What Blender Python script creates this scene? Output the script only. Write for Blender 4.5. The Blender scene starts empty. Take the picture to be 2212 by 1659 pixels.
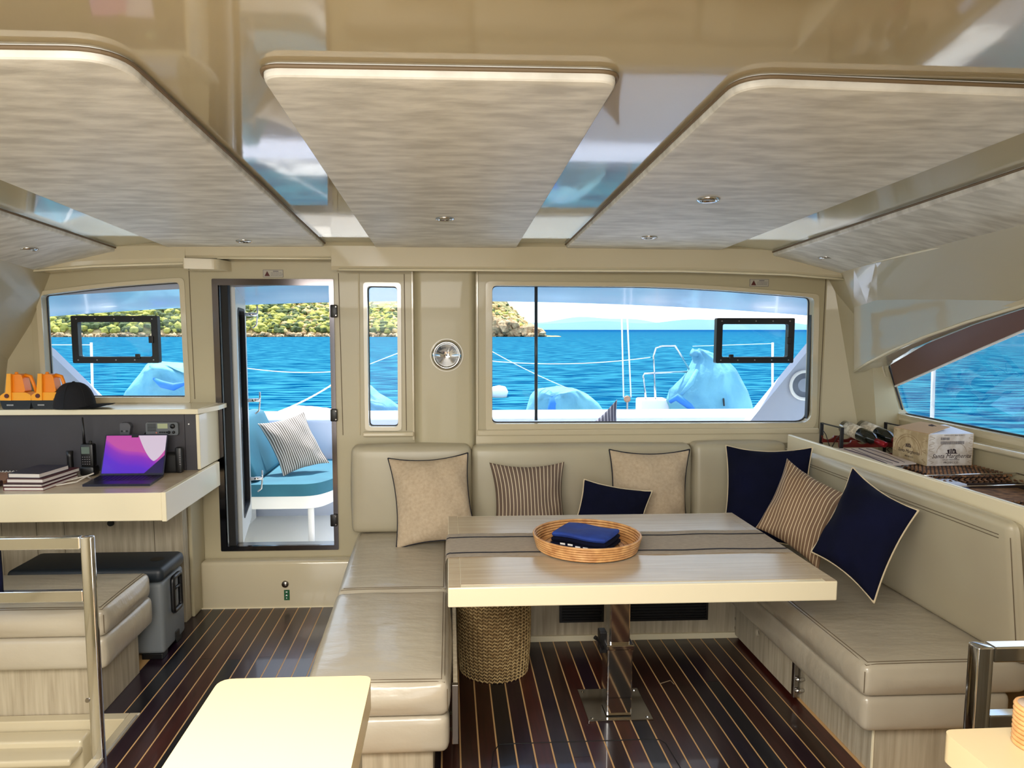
import bpy, bmesh, math, random
from mathutils import Vector, Matrix
from mathutils.geometry import tessellate_polygon
random.seed(7)
S = bpy.context.scene
COL = S.collection
V = Vector
# ---------------------------------------------------------------- camera
FPX, CX, CY = 1550.0, 1045.0, 860.0
PITCH = math.atan((CY-712)/FPX)
YAW = math.atan(75/FPX*math.cos(PITCH))
EYE = V((0, 0, 1.6))
FW = V((math.sin(YAW)*math.cos(PITCH), math.cos(YAW)*math.cos(PITCH), -math.sin(PITCH)))
RT = V((math.cos(YAW), -math.sin(YAW), 0))
UP = RT.cross(FW)
cam = bpy.data.cameras.new('camera'); camo = bpy.data.objects.new('camera', cam); COL.objects.link(camo)
camo.matrix_world = Matrix(((RT.x, UP.x, -FW.x, EYE.x), (RT.y, UP.y, -FW.y, EYE.y), (RT.z, UP.z, -FW.z, EYE.z), (0, 0, 0, 1)))
cam.sensor_width = 36; cam.lens = FPX/2212*36
cam.shift_x = (1106-CX)/2212; cam.shift_y = (CY-829.5)/2212
cam.clip_start = 0.05; cam.clip_end = 20000
S.camera = camo
def ray(x, y): return FW + RT*((x-CX)/FPX) + UP*(-(y-CY)/FPX)
def hit(x, y, ax, val):
    d = ray(x, y); return EYE + d*((val-EYE[ax])/d[ax])
def PX(x, y, v): return hit(x, y, 0, v)
def PY(x, y, v): return hit(x, y, 1, v)
def PZ(x, y, v): return hit(x, y, 2, v)
# ---------------------------------------------------------------- world, sun, daylight, exposure
W = bpy.data.worlds.new('sky'); S.world = W; W.use_nodes = True
nt = W.node_tree; nt.nodes.clear()
wo = nt.nodes.new('ShaderNodeOutputWorld'); bg = nt.nodes.new('ShaderNodeBackground')
tc = nt.nodes.new('ShaderNodeTexCoord'); sx = nt.nodes.new('ShaderNodeSeparateXYZ')
rp = nt.nodes.new('ShaderNodeValToRGB'); nz = nt.nodes.new('ShaderNodeTexNoise'); mp = nt.nodes.new('ShaderNodeMapping')
mx = nt.nodes.new('ShaderNodeMix'); mx.data_type = 'RGBA'; r2 = nt.nodes.new('ShaderNodeValToRGB')
nt.links.new(tc.outputs['Generated'], sx.inputs[0]); nt.links.new(sx.outputs['Z'], rp.inputs[0])
rp.color_ramp.elements[0].position = 0.0; rp.color_ramp.elements[0].color = (0.92, 1.0, 1.0, 1)
rp.color_ramp.elements[1].position = 0.7; rp.color_ramp.elements[1].color = (0.30, 0.52, 0.95, 1)
e = rp.color_ramp.elements.new(0.12); e.color = (0.72, 0.9, 1.0, 1)
mp.inputs['Scale'].default_value = (2, 2, 9)
nt.links.new(tc.outputs['Generated'], mp.inputs[0]); nt.links.new(mp.outputs[0], nz.inputs[0]); nz.inputs['Scale'].default_value = 1.6; nz.inputs['Detail'].default_value = 5
nt.links.new(nz.outputs[0], r2.inputs[0]); r2.color_ramp.elements[0].position = .45; r2.color_ramp.elements[1].position = .62
nt.links.new(r2.outputs[0], mx.inputs[0]); nt.links.new(rp.outputs[0], mx.inputs[6]); mx.inputs[7].default_value = (1.0, 1.0, 1.0, 1)
nt.links.new(mx.outputs[2], bg.inputs[0]); bg.inputs[1].default_value = 1.15
nt.links.new(bg.outputs[0], wo.inputs[0])
sun = bpy.data.lights.new('sun', 'SUN'); sun.energy = 3.8; sun.angle = 0.01; sun.color = (1, .96, .88)
so = bpy.data.objects.new('sun', sun); COL.objects.link(so)
so.rotation_euler = V((0.12, -0.42, -1)).to_track_quat('-Z', 'Y').to_euler()
al = bpy.data.lights.new('cockpit_daylight', 'AREA'); al.shape = 'RECTANGLE'; al.size = 1.9; al.size_y = 1.7; al.energy = 22; al.color = (1, .96, .88)
ao = bpy.data.objects.new('cockpit_daylight', al); COL.objects.link(ao)
ao.location = (-.6, -1.62, 0.95); ao.rotation_euler = V((0, 1, 0.38)).to_track_quat('-Z', 'Z').to_euler()
hl = bpy.data.lights.new('roof_hatch_daylight', 'AREA'); hl.shape = 'RECTANGLE'; hl.size = 2.0; hl.size_y = .9; hl.energy = 56; hl.color = (1, .95, .87)
ho = bpy.data.objects.new('roof_hatch_daylight', hl); COL.objects.link(ho)
ho.location = (-.6, 0.15, 1.98); ho.rotation_euler = V((0, .28, -1)).to_track_quat('-Z', 'Y').to_euler()
S.view_settings.view_transform = 'Standard'; S.view_settings.look = 'None'; S.view_settings.gamma = 1
S.view_settings.use_curve_mapping = False; S.view_settings.exposure = 1.08
# ---------------------------------------------------------------- materials
def lin(c): return tuple(((v/255)/12.92 if v/255 <= .04045 else ((v/255+.055)/1.055)**2.4) for v in c)+(1,)
MATS = {}
def mat(name, rgb, rough=.5, metal=0, spec=.5, coat=0, noise=None, bump=None, rgb2=None, stretch=(1, 1, 1), obj_rand=None, emit=None, alpha=1):
    """noise=(scale, lo, hi) mixes rgb with rgb2; bump=(scale, strength)"""
    if name in MATS: return MATS[name]
    m = bpy.data.materials.new(name); m.use_nodes = True; n = m.node_tree; b = n.nodes['Principled BSDF']
    b.inputs['Base Color'].default_value = lin(rgb); b.inputs['Roughness'].default_value = rough; b.inputs['Metallic'].default_value = metal
    b.inputs['Specular IOR Level'].default_value = spec; b.inputs['Coat Weight'].default_value = coat; b.inputs['Coat Roughness'].default_value = .04; b.inputs['Coat IOR'].default_value = 1.9 if name == 'gelcoat_ceiling' else 1.5
    t = n.nodes.new('ShaderNodeTexCoord'); mpn = n.nodes.new('ShaderNodeMapping'); mpn.inputs['Scale'].default_value = stretch
    n.links.new(t.outputs['Object'], mpn.inputs[0])
    last = None
    if noise:
        x = n.nodes.new('ShaderNodeTexNoise'); x.inputs['Scale'].default_value = noise[0]; x.inputs['Detail'].default_value = 5
        n.links.new(mpn.outputs[0], x.inputs[0])
        r = n.nodes.new('ShaderNodeValToRGB'); r.color_ramp.elements[0].position = noise[1]; r.color_ramp.elements[1].position = noise[2]
        r.color_ramp.elements[0].color = lin(rgb); r.color_ramp.elements[1].color = lin(rgb2)
        n.links.new(x.outputs[0], r.inputs[0]); n.links.new(r.outputs[0], b.inputs['Base Color']); last = r.outputs[0]
    if obj_rand:
        oi = n.nodes.new('ShaderNodeObjectInfo'); r = n.nodes.new('ShaderNodeValToRGB'); r.color_ramp.interpolation = 'CONSTANT'
        els = r.color_ramp.elements
        while len(els) > 1: els.remove(els[0])
        for i, c in enumerate(obj_rand):
            el = els[0] if i == 0 else els.new(i/len(obj_rand)); el.position = i/len(obj_rand); el.color = lin(c)
        n.links.new(oi.outputs['Random'], r.inputs[0])
        if last:
            mm = n.nodes.new('ShaderNodeMix'); mm.data_type = 'RGBA'; mm.blend_type = 'MULTIPLY'; mm.inputs[0].default_value = 1
            n.links.new(last, mm.inputs[6]); n.links.new(r.outputs[0], mm.inputs[7]); n.links.new(mm.outputs[2], b.inputs['Base Color'])
        else: n.links.new(r.outputs[0], b.inputs['Base Color'])
    if bump:
        x = n.nodes.new('ShaderNodeTexNoise'); x.inputs['Scale'].default_value = bump[0]; x.inputs['Detail'].default_value = 4
        n.links.new(mpn.outputs[0], x.inputs[0])
        bp = n.nodes.new('ShaderNodeBump'); bp.inputs['Strength'].default_value = bump[1]; bp.inputs['Distance'].default_value = bump[2] if len(bump) > 2 else .01
        n.links.new(x.outputs[0], bp.inputs['Height']); n.links.new(bp.outputs[0], b.inputs['Normal'])
    if emit: b.inputs['Emission Color'].default_value = lin(rgb); b.inputs['Emission Strength'].default_value = emit
    MATS[name] = m
    return m
def stripes(name, axis, period, duty, c1, c2, rough=.8, space='Object'):
    m = mat(name, c1, rough); n = m.node_tree; b = n.nodes['Principled BSDF']
    t = n.nodes.new('ShaderNodeTexCoord'); s = n.nodes.new('ShaderNodeSeparateXYZ'); n.links.new(t.outputs['UV'], s.inputs[0])
    d = n.nodes.new('ShaderNodeMath'); d.operation = 'DIVIDE'; d.inputs[1].default_value = period; n.links.new(s.outputs[axis], d.inputs[0])
    f = n.nodes.new('ShaderNodeMath'); f.operation = 'FRACT'; n.links.new(d.outputs[0], f.inputs[0])
    g = n.nodes.new('ShaderNodeMath'); g.operation = 'LESS_THAN'; g.inputs[1].default_value = duty; n.links.new(f.outputs[0], g.inputs[0])
    mm = n.nodes.new('ShaderNodeMix'); mm.data_type = 'RGBA'; n.links.new(g.outputs[0], mm.inputs[0])
    mm.inputs[6].default_value = lin(c1); mm.inputs[7].default_value = lin(c2); n.links.new(mm.outputs[2], b.inputs['Base Color'])
    return m
def glassmat(name, tint=(1, 1, 1), refl=1.0):
    m = bpy.data.materials.new(name); m.use_nodes = True; n = m.node_tree; n.nodes.clear()
    o = n.nodes.new('ShaderNodeOutputMaterial'); tr = n.nodes.new('ShaderNodeBsdfTransparent'); tr.inputs[0].default_value = tint+(1,)
    g = n.nodes.new('ShaderNodeBsdfGlossy'); g.inputs['Roughness'].default_value = .0
    fr = n.nodes.new('ShaderNodeFresnel'); fr.inputs[0].default_value = 1.45; mu = n.nodes.new('ShaderNodeMath'); mu.operation = 'MULTIPLY'; mu.inputs[1].default_value = refl
    mi = n.nodes.new('ShaderNodeMixShader'); n.links.new(fr.outputs[0], mu.inputs[0]); n.links.new(mu.outputs[0], mi.inputs[0])
    n.links.new(tr.outputs[0], mi.inputs[1]); n.links.new(g.outputs[0], mi.inputs[2]); n.links.new(mi.outputs[0], o.inputs[0])
    return m
GEL = mat('gelcoat_cream', (203, 192, 164), .16, coat=.6)
GELW = mat('gelcoat_wall', (182, 172, 142), .42, coat=.12)
GELC = mat('gelcoat_ceiling', (240, 228, 196), .06, spec=.8, coat=1, bump=(1.6, .12, .02))
FAB = mat('ceiling_vinyl', (230, 229, 222), .5, noise=(7, .36, .66), rgb2=(196, 194, 186), bump=(30, .18, .003), stretch=(1, 3.2, 1))
LEA = mat('cream_leather', (186, 178, 160), .29, spec=.7, coat=.15, bump=(7, .35, .014), stretch=(1, 2.6, 1.5), noise=(2.2, .3, .75), rgb2=(176, 165, 146))
LEA2 = mat('backrest_leather', (186, 178, 152), .38, spec=.55, bump=(6, .12, .01), noise=(2, .3, .7), rgb2=(174, 164, 142))
SEAM = mat('seam_thread', (104, 90, 70), .8)
OAKV = mat('limed_oak_vertical', (192, 182, 160), .5, noise=(6, .3, .7), rgb2=(160, 148, 126), stretch=(9, 9, .5), bump=(12, .06, .002))
OAKH = mat('limed_oak_horizontal', (200, 184, 158), .26, spec=.6, noise=(6, .3, .75), rgb2=(172, 152, 126), stretch=(.5, 11, 3), bump=(14, .12, .002))
CREAM = mat('cream_lacquer', (232, 222, 192), .3, coat=.3)
CREAMH = mat('counter_solid', (216, 196, 154), .35, coat=.1)
BLK = mat('black_plastic', (14, 14, 16), .4)
BLKR = mat('black_rubber', (9, 9, 10), .7)
DARK = mat('dark_fascia', (64, 62, 68), .5, noise=(3, .3, .7), rgb2=(58, 56, 60))
CHR = mat('polished_steel', (205, 205, 205), .08, metal=1)
STL = mat('brushed_steel', (150, 145, 140), .28, metal=1)
NAVY = mat('navy_cotton', (9, 13, 42), .95, spec=.2, noise=(5, .3, .7), rgb2=(5, 8, 28), bump=(5, .4, .02))
BLUE = mat('blue_shirt', (30, 66, 156), .85, noise=(9, .3, .7), rgb2=(20, 42, 116), bump=(14, .5, .01))
LINEN = mat('linen', (196, 178, 152), .9, noise=(60, .3, .7), rgb2=(180, 160, 134), bump=(160, .3, .002))
PIPEN = mat('navy_piping', (18, 20, 34), .8); PIPEC = mat('cream_piping', (205, 190, 160), .8)
STRB = stripes('brown_stripe_cloth', 0, .05, .2, (122, 96, 74), (214, 196, 162))
STRD = stripes('taupe_stripe_cloth', 0, .052, .22, (108, 90, 78), (212, 198, 172))
STRO = stripes('grey_stripe_cloth', 0, .045, .4, (112, 102, 92), (228, 222, 212))
STRG = stripes('slate_stripe_cloth', 0, .06, .5, (66, 66, 88), (150, 148, 160))
RUN = mat('runner_linen', (232, 220, 202), .9, noise=(40, .3, .7), rgb2=(212, 198, 180), stretch=(1, 3, 1), bump=(120, .12, .001))
NAVS = mat('navy_stripe', (58, 60, 78), .9)
RAT = mat('rattan', (222, 172, 112), .42, noise=(9, .3, .7), rgb2=(182, 126, 74), stretch=(3, 3, 3))
JUTE = mat('jute_braid', (196, 170, 120), .95, noise=(50, .35, .65), rgb2=(150, 122, 78), bump=(70, .8, .01))
SEAG = mat('seagrass', (150, 108, 72), .9, noise=(28, .3, .7), rgb2=(62, 38, 26), bump=(60, .6, .006))
MAHO = mat('mahogany', (110, 34, 26), .35, noise=(12, .3, .7), rgb2=(76, 20, 18))
CARD = mat('cardboard_print', (196, 176, 140), .8, noise=(20, .42, .58), rgb2=(172, 150, 112))
CARDW = mat('white_carton_print', (216, 208, 200), .75, noise=(22, .42, .58), rgb2=(196, 184, 172))
CARDT = mat('kraft_flap', (188, 156, 120), .8)
INK = mat('ink', (44, 28, 34), .8); INKG = mat('grey_ink', (120, 116, 120), .8)
WHT = mat('white_paint', (236, 236, 236), .4); PAPER = mat('paper', (222, 216, 208), .8)
DECK = mat('white_deck', (240, 240, 236), .55)
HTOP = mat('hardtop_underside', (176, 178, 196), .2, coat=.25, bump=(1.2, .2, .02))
TURQ = mat('turquoise_cushion', (48, 114, 134), .8, noise=(4, .3, .7), rgb2=(40, 100, 122))
TARP = mat('aqua_sail_cover', (112, 178, 190), .7, noise=(2.4, .35, .7), rgb2=(70, 138, 172), bump=(5, .6, .05))
TARPB = mat('blue_cover_patch', (40, 120, 205), .7)
TINT = mat('window_tint_band', (112, 84, 78), .35)
GLASS = glassmat('window_glass', (.97, .99, 1), .35); GLASS2 = glassmat('instrument_glass', (1, 1, 1), .06)
TGL = glassmat('tinted_glass', (.05, .12, .3), 1)
ORG = mat('orange_plastic', (246, 140, 16), .4); ORG2 = mat('amber_plastic', (250, 168, 30), .4)
BOOKM = [mat('navy_book', (40, 40, 56), .6), mat('maroon_book', (72, 18, 26), .6), mat('plum_book', (58, 26, 34), .6), mat('burgundy_book', (96, 24, 32), .6)]
GREY = mat('grey_plastic', (96, 100, 104), .5); COOL = mat('cooler_grey', (118, 124, 128), .5); COOLD = mat('cooler_lid', (34, 42, 50), .45)
# ---------------------------------------------------------------- mesh helpers
def mk(name, bm, m, parent=None, smooth=False, kind=None, label=None, ang=None):
    bmesh.ops.recalc_face_normals(bm, faces=bm.faces)
    me = bpy.data.meshes.new(name); bm.to_mesh(me); bm.free()
    if m is not None:
        for mm in (m if isinstance(m, list) else [m]): me.materials.append(mm)
    if smooth: me.polygons.foreach_set('use_smooth', [True]*len(me.polygons))
    if smooth and ang: me.set_sharp_from_angle(angle=ang)
    return link(name, me, parent, kind, label)
def link(name, me, parent=None, kind=None, label=None):
    o = bpy.data.objects.new(name, me); COL.objects.link(o)
    if parent is not None:
        o.parent = parent
        if parent.type == 'EMPTY': o.matrix_parent_inverse = Matrix.Translation(-parent.location)
    if kind: o['kind'] = kind
    if label: o['label'] = label
    return o
def tag(o, label, cat, group=None):
    o['label'] = label; o['category'] = cat
    if group: o['group'] = group
    return o
def thing(name, label, cat, loc=(0, 0, 0), group=None):
    o = bpy.data.objects.new(name, None); COL.objects.link(o); o.location = loc; o.empty_display_size = .05
    return tag(o, label, cat, group)
def struct(name, bm, m, parent=None, **k): return mk(name, bm, m, parent, kind='structure' if parent is None else None, **k)
def NB(): return bmesh.new()
def box(bm, x0, x1, y0, y1, z0, z1, bev=0, seg=2, mi=0, M=None):
    vs = [bm.verts.new((x, y, z)) for x in (x0, x1) for y in (y0, y1) for z in (z0, z1)]
    fs = [bm.faces.new([vs[i] for i in q]) for q in ((0, 1, 3, 2), (4, 6, 7, 5), (0, 4, 5, 1), (2, 3, 7, 6), (0, 2, 6, 4), (1, 5, 7, 3))]
    for f in fs: f.material_index = mi
    if bev:
        es = list({e for f in fs for e in f.edges})
        r = bmesh.ops.bevel(bm, geom=es, offset=bev, segments=seg, affect='EDGES', profile=.5)
        vs = list({v for f in r['faces'] for v in f.verts} | {v for v in vs if v.is_valid})
    if M is not None:
        for v in vs:
            if v.is_valid: v.co = M @ v.co
    return bm
def BX(*a, **k): return box(NB(), *a, **k)
def rcorner(pts, r, seg=5):
    """rounded polygon in 2D (list of (u,v)); r scalar or list"""
    out = []; n = len(pts)
    for i in range(n):
        p = V(pts[i]).to_2d() if len(pts[i]) > 2 else V(pts[i]); a = V(pts[i-1]); b = V(pts[(i+1) % n])
        rr = r[i] if isinstance(r, (list, tuple)) else r
        if rr <= 0: out.append(tuple(p)); continue
        da = (a-p).normalized(); db = (b-p).normalized()
        rr = min(rr, (a-p).length*.49, (b-p).length*.49)
        for k in range(seg+1):
            t = k/seg
            q = (p+da*rr)*(1-t)**2 + p*2*t*(1-t) + (p+db*rr)*t*t
            out.append(tuple(q))
    return out
def plate(bm, outer, holes, frame, th, mi=0):
    """extruded polygon with holes. frame(u,v,w)->Vector, w from 0 to th"""
    loops = [outer]+list(holes)
    flat = [p for l in loops for p in l]
    tris = tessellate_polygon([[V((p[0], p[1], 0)) for p in l] for l in loops])
    A = [bm.verts.new(frame(p[0], p[1], 0)) for p in flat]; B = [bm.verts.new(frame(p[0], p[1], th)) for p in flat]
    for t in tris:
        for L in (A, B):
            try: f = bm.faces.new([L[i] for i in t]); f.material_index = mi
            except ValueError: pass
    k = 0
    for l in loops:
        n = len(l)
        for i in range(n):
            a, b = k+i, k+(i+1) % n
            f = bm.faces.new([A[a], A[b], B[b], B[a]]); f.material_index = mi
        k += n
    return bm
def fY(y0): return lambda u, v, w: V((u, y0+w, v))
def fX(x0): return lambda u, v, w: V((x0+w, u, v))
def fZ(z0): return lambda u, v, w: V((u, v, z0+w))
def tube(bm, pts, r, n=8, closed=False, caps=True, mi=0):
    pts = [V(p) for p in pts]; N = len(pts); rings = []
    up = None
    for i, p in enumerate(pts):
        a = pts[i-1] if (i > 0 or closed) else p; b = pts[(i+1) % N] if (i < N-1 or closed) else p
        t = (b-a).normalized()
        if up is None:
            up = t.orthogonal().normalized()
        else:
            up = (up - t*up.dot(t))
            up = up.normalized() if up.length > 1e-6 else t.orthogonal().normalized()
        s = t.cross(up)
        rr = r[i] if isinstance(r, (list, tuple)) else r
        rings.append([bm.verts.new(p + (up*math.cos(2*math.pi*k/n) + s*math.sin(2*math.pi*k/n))*rr) for k in range(n)])
    m = N if closed else N-1
    for i in range(m):
        A, B = rings[i], rings[(i+1) % N]
        off = 0
        if closed and i == N-1:
            off = min(range(n), key=lambda o: (A[0].co-B[o].co).length)
        for k in range(n):
            f = bm.faces.new([A[k], A[(k+1) % n], B[(k+1+off) % n], B[(k+off) % n]]); f.material_index = mi
    if caps and not closed:
        bm.faces.new(rings[0][::-1]).material_index = mi; bm.faces.new(rings[-1]).material_index = mi
    return bm
def TB(*a, **k): return tube(NB(), *a, **k)
def lathe(bm, prof, c=(0, 0, 0), n=24, axis='Z', mi=0, M=None):
    rings = []
    for r, h in prof:
        ring = []
        for k in range(n):
            a = 2*math.pi*k/n
            p = V((r*math.cos(a), r*math.sin(a), h))
            if axis == 'Y': p = V((p.x, p.z, p.y))
            if axis == 'X': p = V((p.z, p.x, p.y))
            if M is not None: p = M @ p
            ring.append(bm.verts.new(p+V(c)))
        rings.append(ring)
    for A, B in zip(rings, rings[1:]):
        for k in range(n): bm.faces.new([A[k], A[(k+1) % n], B[(k+1) % n], B[k]]).material_index = mi
    for R_ in (rings[0], rings[-1]):
        if (R_[0].co-R_[1].co).length > 1e-5: bm.faces.new(R_).material_index = mi
    return bm
def circ(cx, cy, r, n=24, ry=None): return [(cx+r*math.cos(2*math.pi*k/n), cy+(ry or r)*math.sin(2*math.pi*k/n)) for k in range(n)]
def softbox(x0, x1, y0, y1, z0, z1, r=.03, puff=.01, n=10, warp=None, wob=0, flat=False):
    """upholstered block: rounded edges, slightly domed faces"""
    bm = NB(); c = V(((x0+x1)/2, (y0+y1)/2, (z0+z1)/2)); h = V(((x1-x0)/2, (y1-y0)/2, (z1-z0)/2))
    ts = sorted({-1, -.97, -.93, -.86, .86, .93, .97, 1} | {-.86+1.72*i/n for i in range(n+1)})
    def m(a, hh):  # concentrate near edges by radius
        k = abs(a)
        inner = hh-r
        s = 1 if a >= 0 else -1
        return s*(inner*(k/.86) if k <= .86 else inner+(k-.86)/.14*r)
    cache = {}
    def vert(a, b, cc):
        key = (round(a, 4), round(b, 4), round(cc, 4))
        if key in cache: return cache[key]
        p = V((m(a, h.x), m(b, h.y), m(cc, h.z)))
        q = V([max(-(h[i]-r), min(h[i]-r, p[i])) for i in range(3)])
        d = p-q
        nrm = d.normalized() if d.length > 1e-9 else V((0, 0, 0))
        o = q+nrm*r
        u = (a, b, cc)
        for i in range(3):
            if abs(u[i]) == 1:
                j, k = [x for x in range(3) if x != i]
                o[i] += u[i]*puff*(1-u[j]**2)*(1-u[k]**2)*(0 if (i == 2 and (u[i] < 0 or flat)) else 1)
        o += c
        if wob: o.z += wob*math.sin(o.x*23+o.y*9)*math.sin(o.y*31)*(1 if cc == 1 else 0)
        if warp: o = warp(o)
        v = bm.verts.new(o); cache[key] = v; return v
    for i in range(3):
        for s in (-1, 1):
            for p, p2 in zip(ts, ts[1:]):
                for q, q2 in zip(ts, ts[1:]):
                    L = []
                    for (a, b) in ((p, q), (p2, q), (p2, q2), (p, q2)):
                        t = [0, 0, 0]; j, k = [x for x in range(3) if x != i]; t[i] = s; t[j] = a; t[k] = b
                        L.append(vert(*t))
                    bm.faces.new(L)
    return bm
def textmesh(name, s, size, M, m, parent, align='CENTER', shear=0, ext=0.0002):
    cu = bpy.data.curves.new('lettering', 'FONT'); cu.body = s; cu.size = size; cu.align_x = align; cu.shear = shear; cu.extrude = ext; cu.resolution_u = 2
    o = bpy.data.objects.new('lettering', cu); COL.objects.link(o)
    dg = bpy.context.evaluated_depsgraph_get(); me = bpy.data.meshes.new_from_object(o.evaluated_get(dg))
    bpy.data.objects.remove(o); me.transform(M); me.materials.clear(); me.materials.append(m)
    return link(name, me, parent)
def facing(p, right, up): # matrix placing XY-plane at p with given right/up
    r = V(right).normalized(); u = V(up).normalized(); n = r.cross(u)
    return Matrix(((r.x, u.x, n.x, p[0]), (r.y, u.y, n.y, p[1]), (r.z, u.z, n.z, p[2]), (0, 0, 0, 1)))
# ---------------------------------------------------------------- ceiling surface
YW = 4.15                     # forward bulkhead plane
def zc(x, y): return 2.062+.039*(4.1-y) - .136*max(0, abs(x)-1.3)**2
# ================================================================ SETTING
# floor: pale seam layer and individual planks
WX, WY = -1.2965, 2.88        # companionway well corner
bm = NB()
plate(bm, [(-2.55, 4.08), (2.55, 4.08), (2.55, -1.6), (WX, -1.6), (WX, WY+.02), (-2.55, WY+.02)], [], fZ(-.03), .0296)
floor = struct('floor', bm, mat('holly_seam', (204, 164, 112), .5))
PLK = mat('dark_plank', (228, 208, 210), .28, coat=.2, noise=(9, .3, .7), rgb2=(160, 150, 158), stretch=(8, .6, 1),
          obj_rand=[(62, 30, 26), (42, 26, 38), (76, 36, 26), (36, 28, 38), (58, 38, 28), (28, 30, 38), (82, 38, 30), (44, 26, 42), (56, 32, 24)])
rnd = random.Random(3)
for k in range(-1, 41):
    x0 = -1.368+.0702*k+.0031; x1 = x0+.0640
    if k == -1: x0, x1 = -1.462, -1.3708
    if x0 > -.50 and x1 < -.10: continue
    if x1 > 1.5: x1 = 1.505
    if x0 > 1.48: break
    ya = WY+.05 if x0 < WX-.01 else 1.0
    yb = 4.064 if x1 < -.3 else 3.546
    cuts = [ya]
    y = ya+rnd.uniform(.3, 1.5)
    while y < yb-.4 and k % 2 == 0: cuts.append(y); y += rnd.uniform(.9, 1.7)
    cuts.append(yb)
    for a, b in zip(cuts, cuts[1:]): mk('plank', BX(x0, x1, a+.0008, b-.0008, -.0004, .0006), PLK, floor)
# floor hatch seam
hp = [PZ(x, y, .0006) for x, y in ((1062, 1659), (1066, 1625), (1078, 1608), (1120, 1606), (1250, 1602), (1400, 1597), (1425, 1598), (1438, 1606), (1470, 1659))]
mk('hatch_seam', TB(hp, .0022, n=5), BLKR, floor)
mk('floor_scuff', TB([PZ(1425, 1477, .0006), PZ(1448, 1470, .0006), PZ(1456, 1478, .0006)], .002, n=5), mat('putty', (150, 130, 104), .8), floor)
# companionway well: cream lip, walls and lower floor
bm = NB()
box(bm, WX-.045, WX, -1.6, WY+.05, -1.0, .006, .004)
box(bm, -3.0, WX-.045, WY, WY+.05, -1.0, .006, .004)
box(bm, -3.0, WX-.045, -1.6, WY, -1.05, -.96); box(bm, -2.68, -2.60, -1.6, WY, -1.0, -.03)
trimw = struct('trim_1', bm, GEL)
mk('lip', TB([(WX-.004, 1.2, .006), (WX-.004, WY+.02, .006)], .006, n=8), mat('lip_white', (240, 232, 214), .3), trimw, smooth=True)
# cream locker moulding in the well under the nav seat
t = thing('well_locker', 'cream moulded locker front in the companionway well below the navigation seat', 'locker', (-1.9, 2.9, -.5))
mk('body', BX(-3.0, -1.47, 2.79, 2.875, -.99, -.03, .012, 3), GEL, t, smooth=True, ang=.6)
mk('ledge', BX(-3.0, -1.47, 2.70, 2.80, -.085, -.055, .01, 3), GEL, t, smooth=True, ang=.6)
mk('hatch_rim', TB([(-1.93+.17*math.cos(a/16*6.283), 2.785, -.36+.17*math.sin(a/16*6.283)) for a in range(16)], .006, n=6, closed=True), CREAM, t, smooth=True)
# cockpit well aft of the saloon, seen only in reflections
bm = NB(); box(bm, -2.6, 2.6, -4.2, -1.76, -.08, -.02); box(bm, -2.6, 2.6, -4.2, -3.7, -.02, .85); box(bm, -2.6, -2.2, -3.7, -1.76, -.02, .8); box(bm, 2.2, 2.6, -3.7, -1.76, -.02, .8)
struct('cockpit_moulding', bm, mat('cockpit_cream', (150, 138, 116), .6))
bm = NB(); box(bm, -2.7, 2.7, -4.3, -1.66, 2.25, 2.3); struct('cockpit_roof', bm, mat('cockpit_cream', (150, 138, 116), .6))
# ---- forward bulkhead with openings
def win2(px): return [(PY(x, y, YW).x, PY(x, y, YW).z) for x, y in px]
W_R = rcorner(win2([(1063, 617), (1420, 620), (1560, 627), (1757, 643), (1751, 913), (1063, 915)]), [.03, .3, .3, .03, .07, .03])
W_L = rcorner(win2([(90, 638), (230, 620), (388, 609), (401, 858), (104, 858)]), [.02, .2, .03, .012, .02])
W_N = rcorner(win2([(793, 618), (858, 619), (860, 922), (797, 922)]), .022)
dpx = win2([(468, 610), (716, 610), (727, 1185), (490, 1185)])
DX0, DX1 = -1.318, -.664; DZ0, DZ1 = .33, 1.872
W_D = rcorner([(DX0, DZ0), (DX1, DZ0), (DX1, DZ1), (DX0, DZ1)], .004, 1)
bm = NB()
plate(bm, [(-2.62, -.03), (2.62, -.03), (2.62, 2.12), (-2.62, 2.12)], [W_R, W_L, W_N, W_D], fY(YW), .07)
wallf = struct('wall_front', bm, GELW)
def ring(out, grow, y0, th, name, m, parent, inner=0):
    cx = sum(p[0] for p in out)/len(out); cz = sum(p[1] for p in out)/len(out)
    hx = (max(p[0] for p in out)-min(p[0] for p in out))/2; hz = (max(p[1] for p in out)-min(p[1] for p in out))/2
    g = lambda o, d: [(cx+(p[0]-cx)*(hx+d)/hx, cz+(p[1]-cz)*(hz+d)/hz) for p in o]
    return mk(name, plate(NB(), g(out, grow), [g(out, -inner)], fY(y0), th), m, parent)
SEAL = mat('dark_gasket', (30, 28, 32), .6)
for nm, o, gr in (('window_1', W_L, .028), ('window_2', W_N, .022), ('window_3', W_R, .035)):
    cx = sum(p[0] for p in o)/len(o); cz = sum(p[1] for p in o)/len(o)
    w = struct(nm, plate(NB(), o, [], fY(YW+.055), .006), GLASS)
    ring(o, gr, YW-.010, .0105, 'window_frame', GEL, w)
    ring(o, .002, YW+.045, .01, 'gasket', SEAL, w, inner=.004)
# panel joints on the bulkhead
for i, (x0, y0, x1, y1, m) in enumerate([(408, 585, 421, 862, SEAM), (731, 590, 741, 940, SEAM), (873, 592, 878, 930, SEAM), (775, 590, 777, 940, GEL), (1784, 600, 1768, 930, SEAM)]):
    a = PY(x0, y0, YW-.001); b = PY(x1, y1, YW-.001)
    mk('trim', TB([a, b], .0022 if m is SEAM else .005, n=6), m, wallf)
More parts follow.
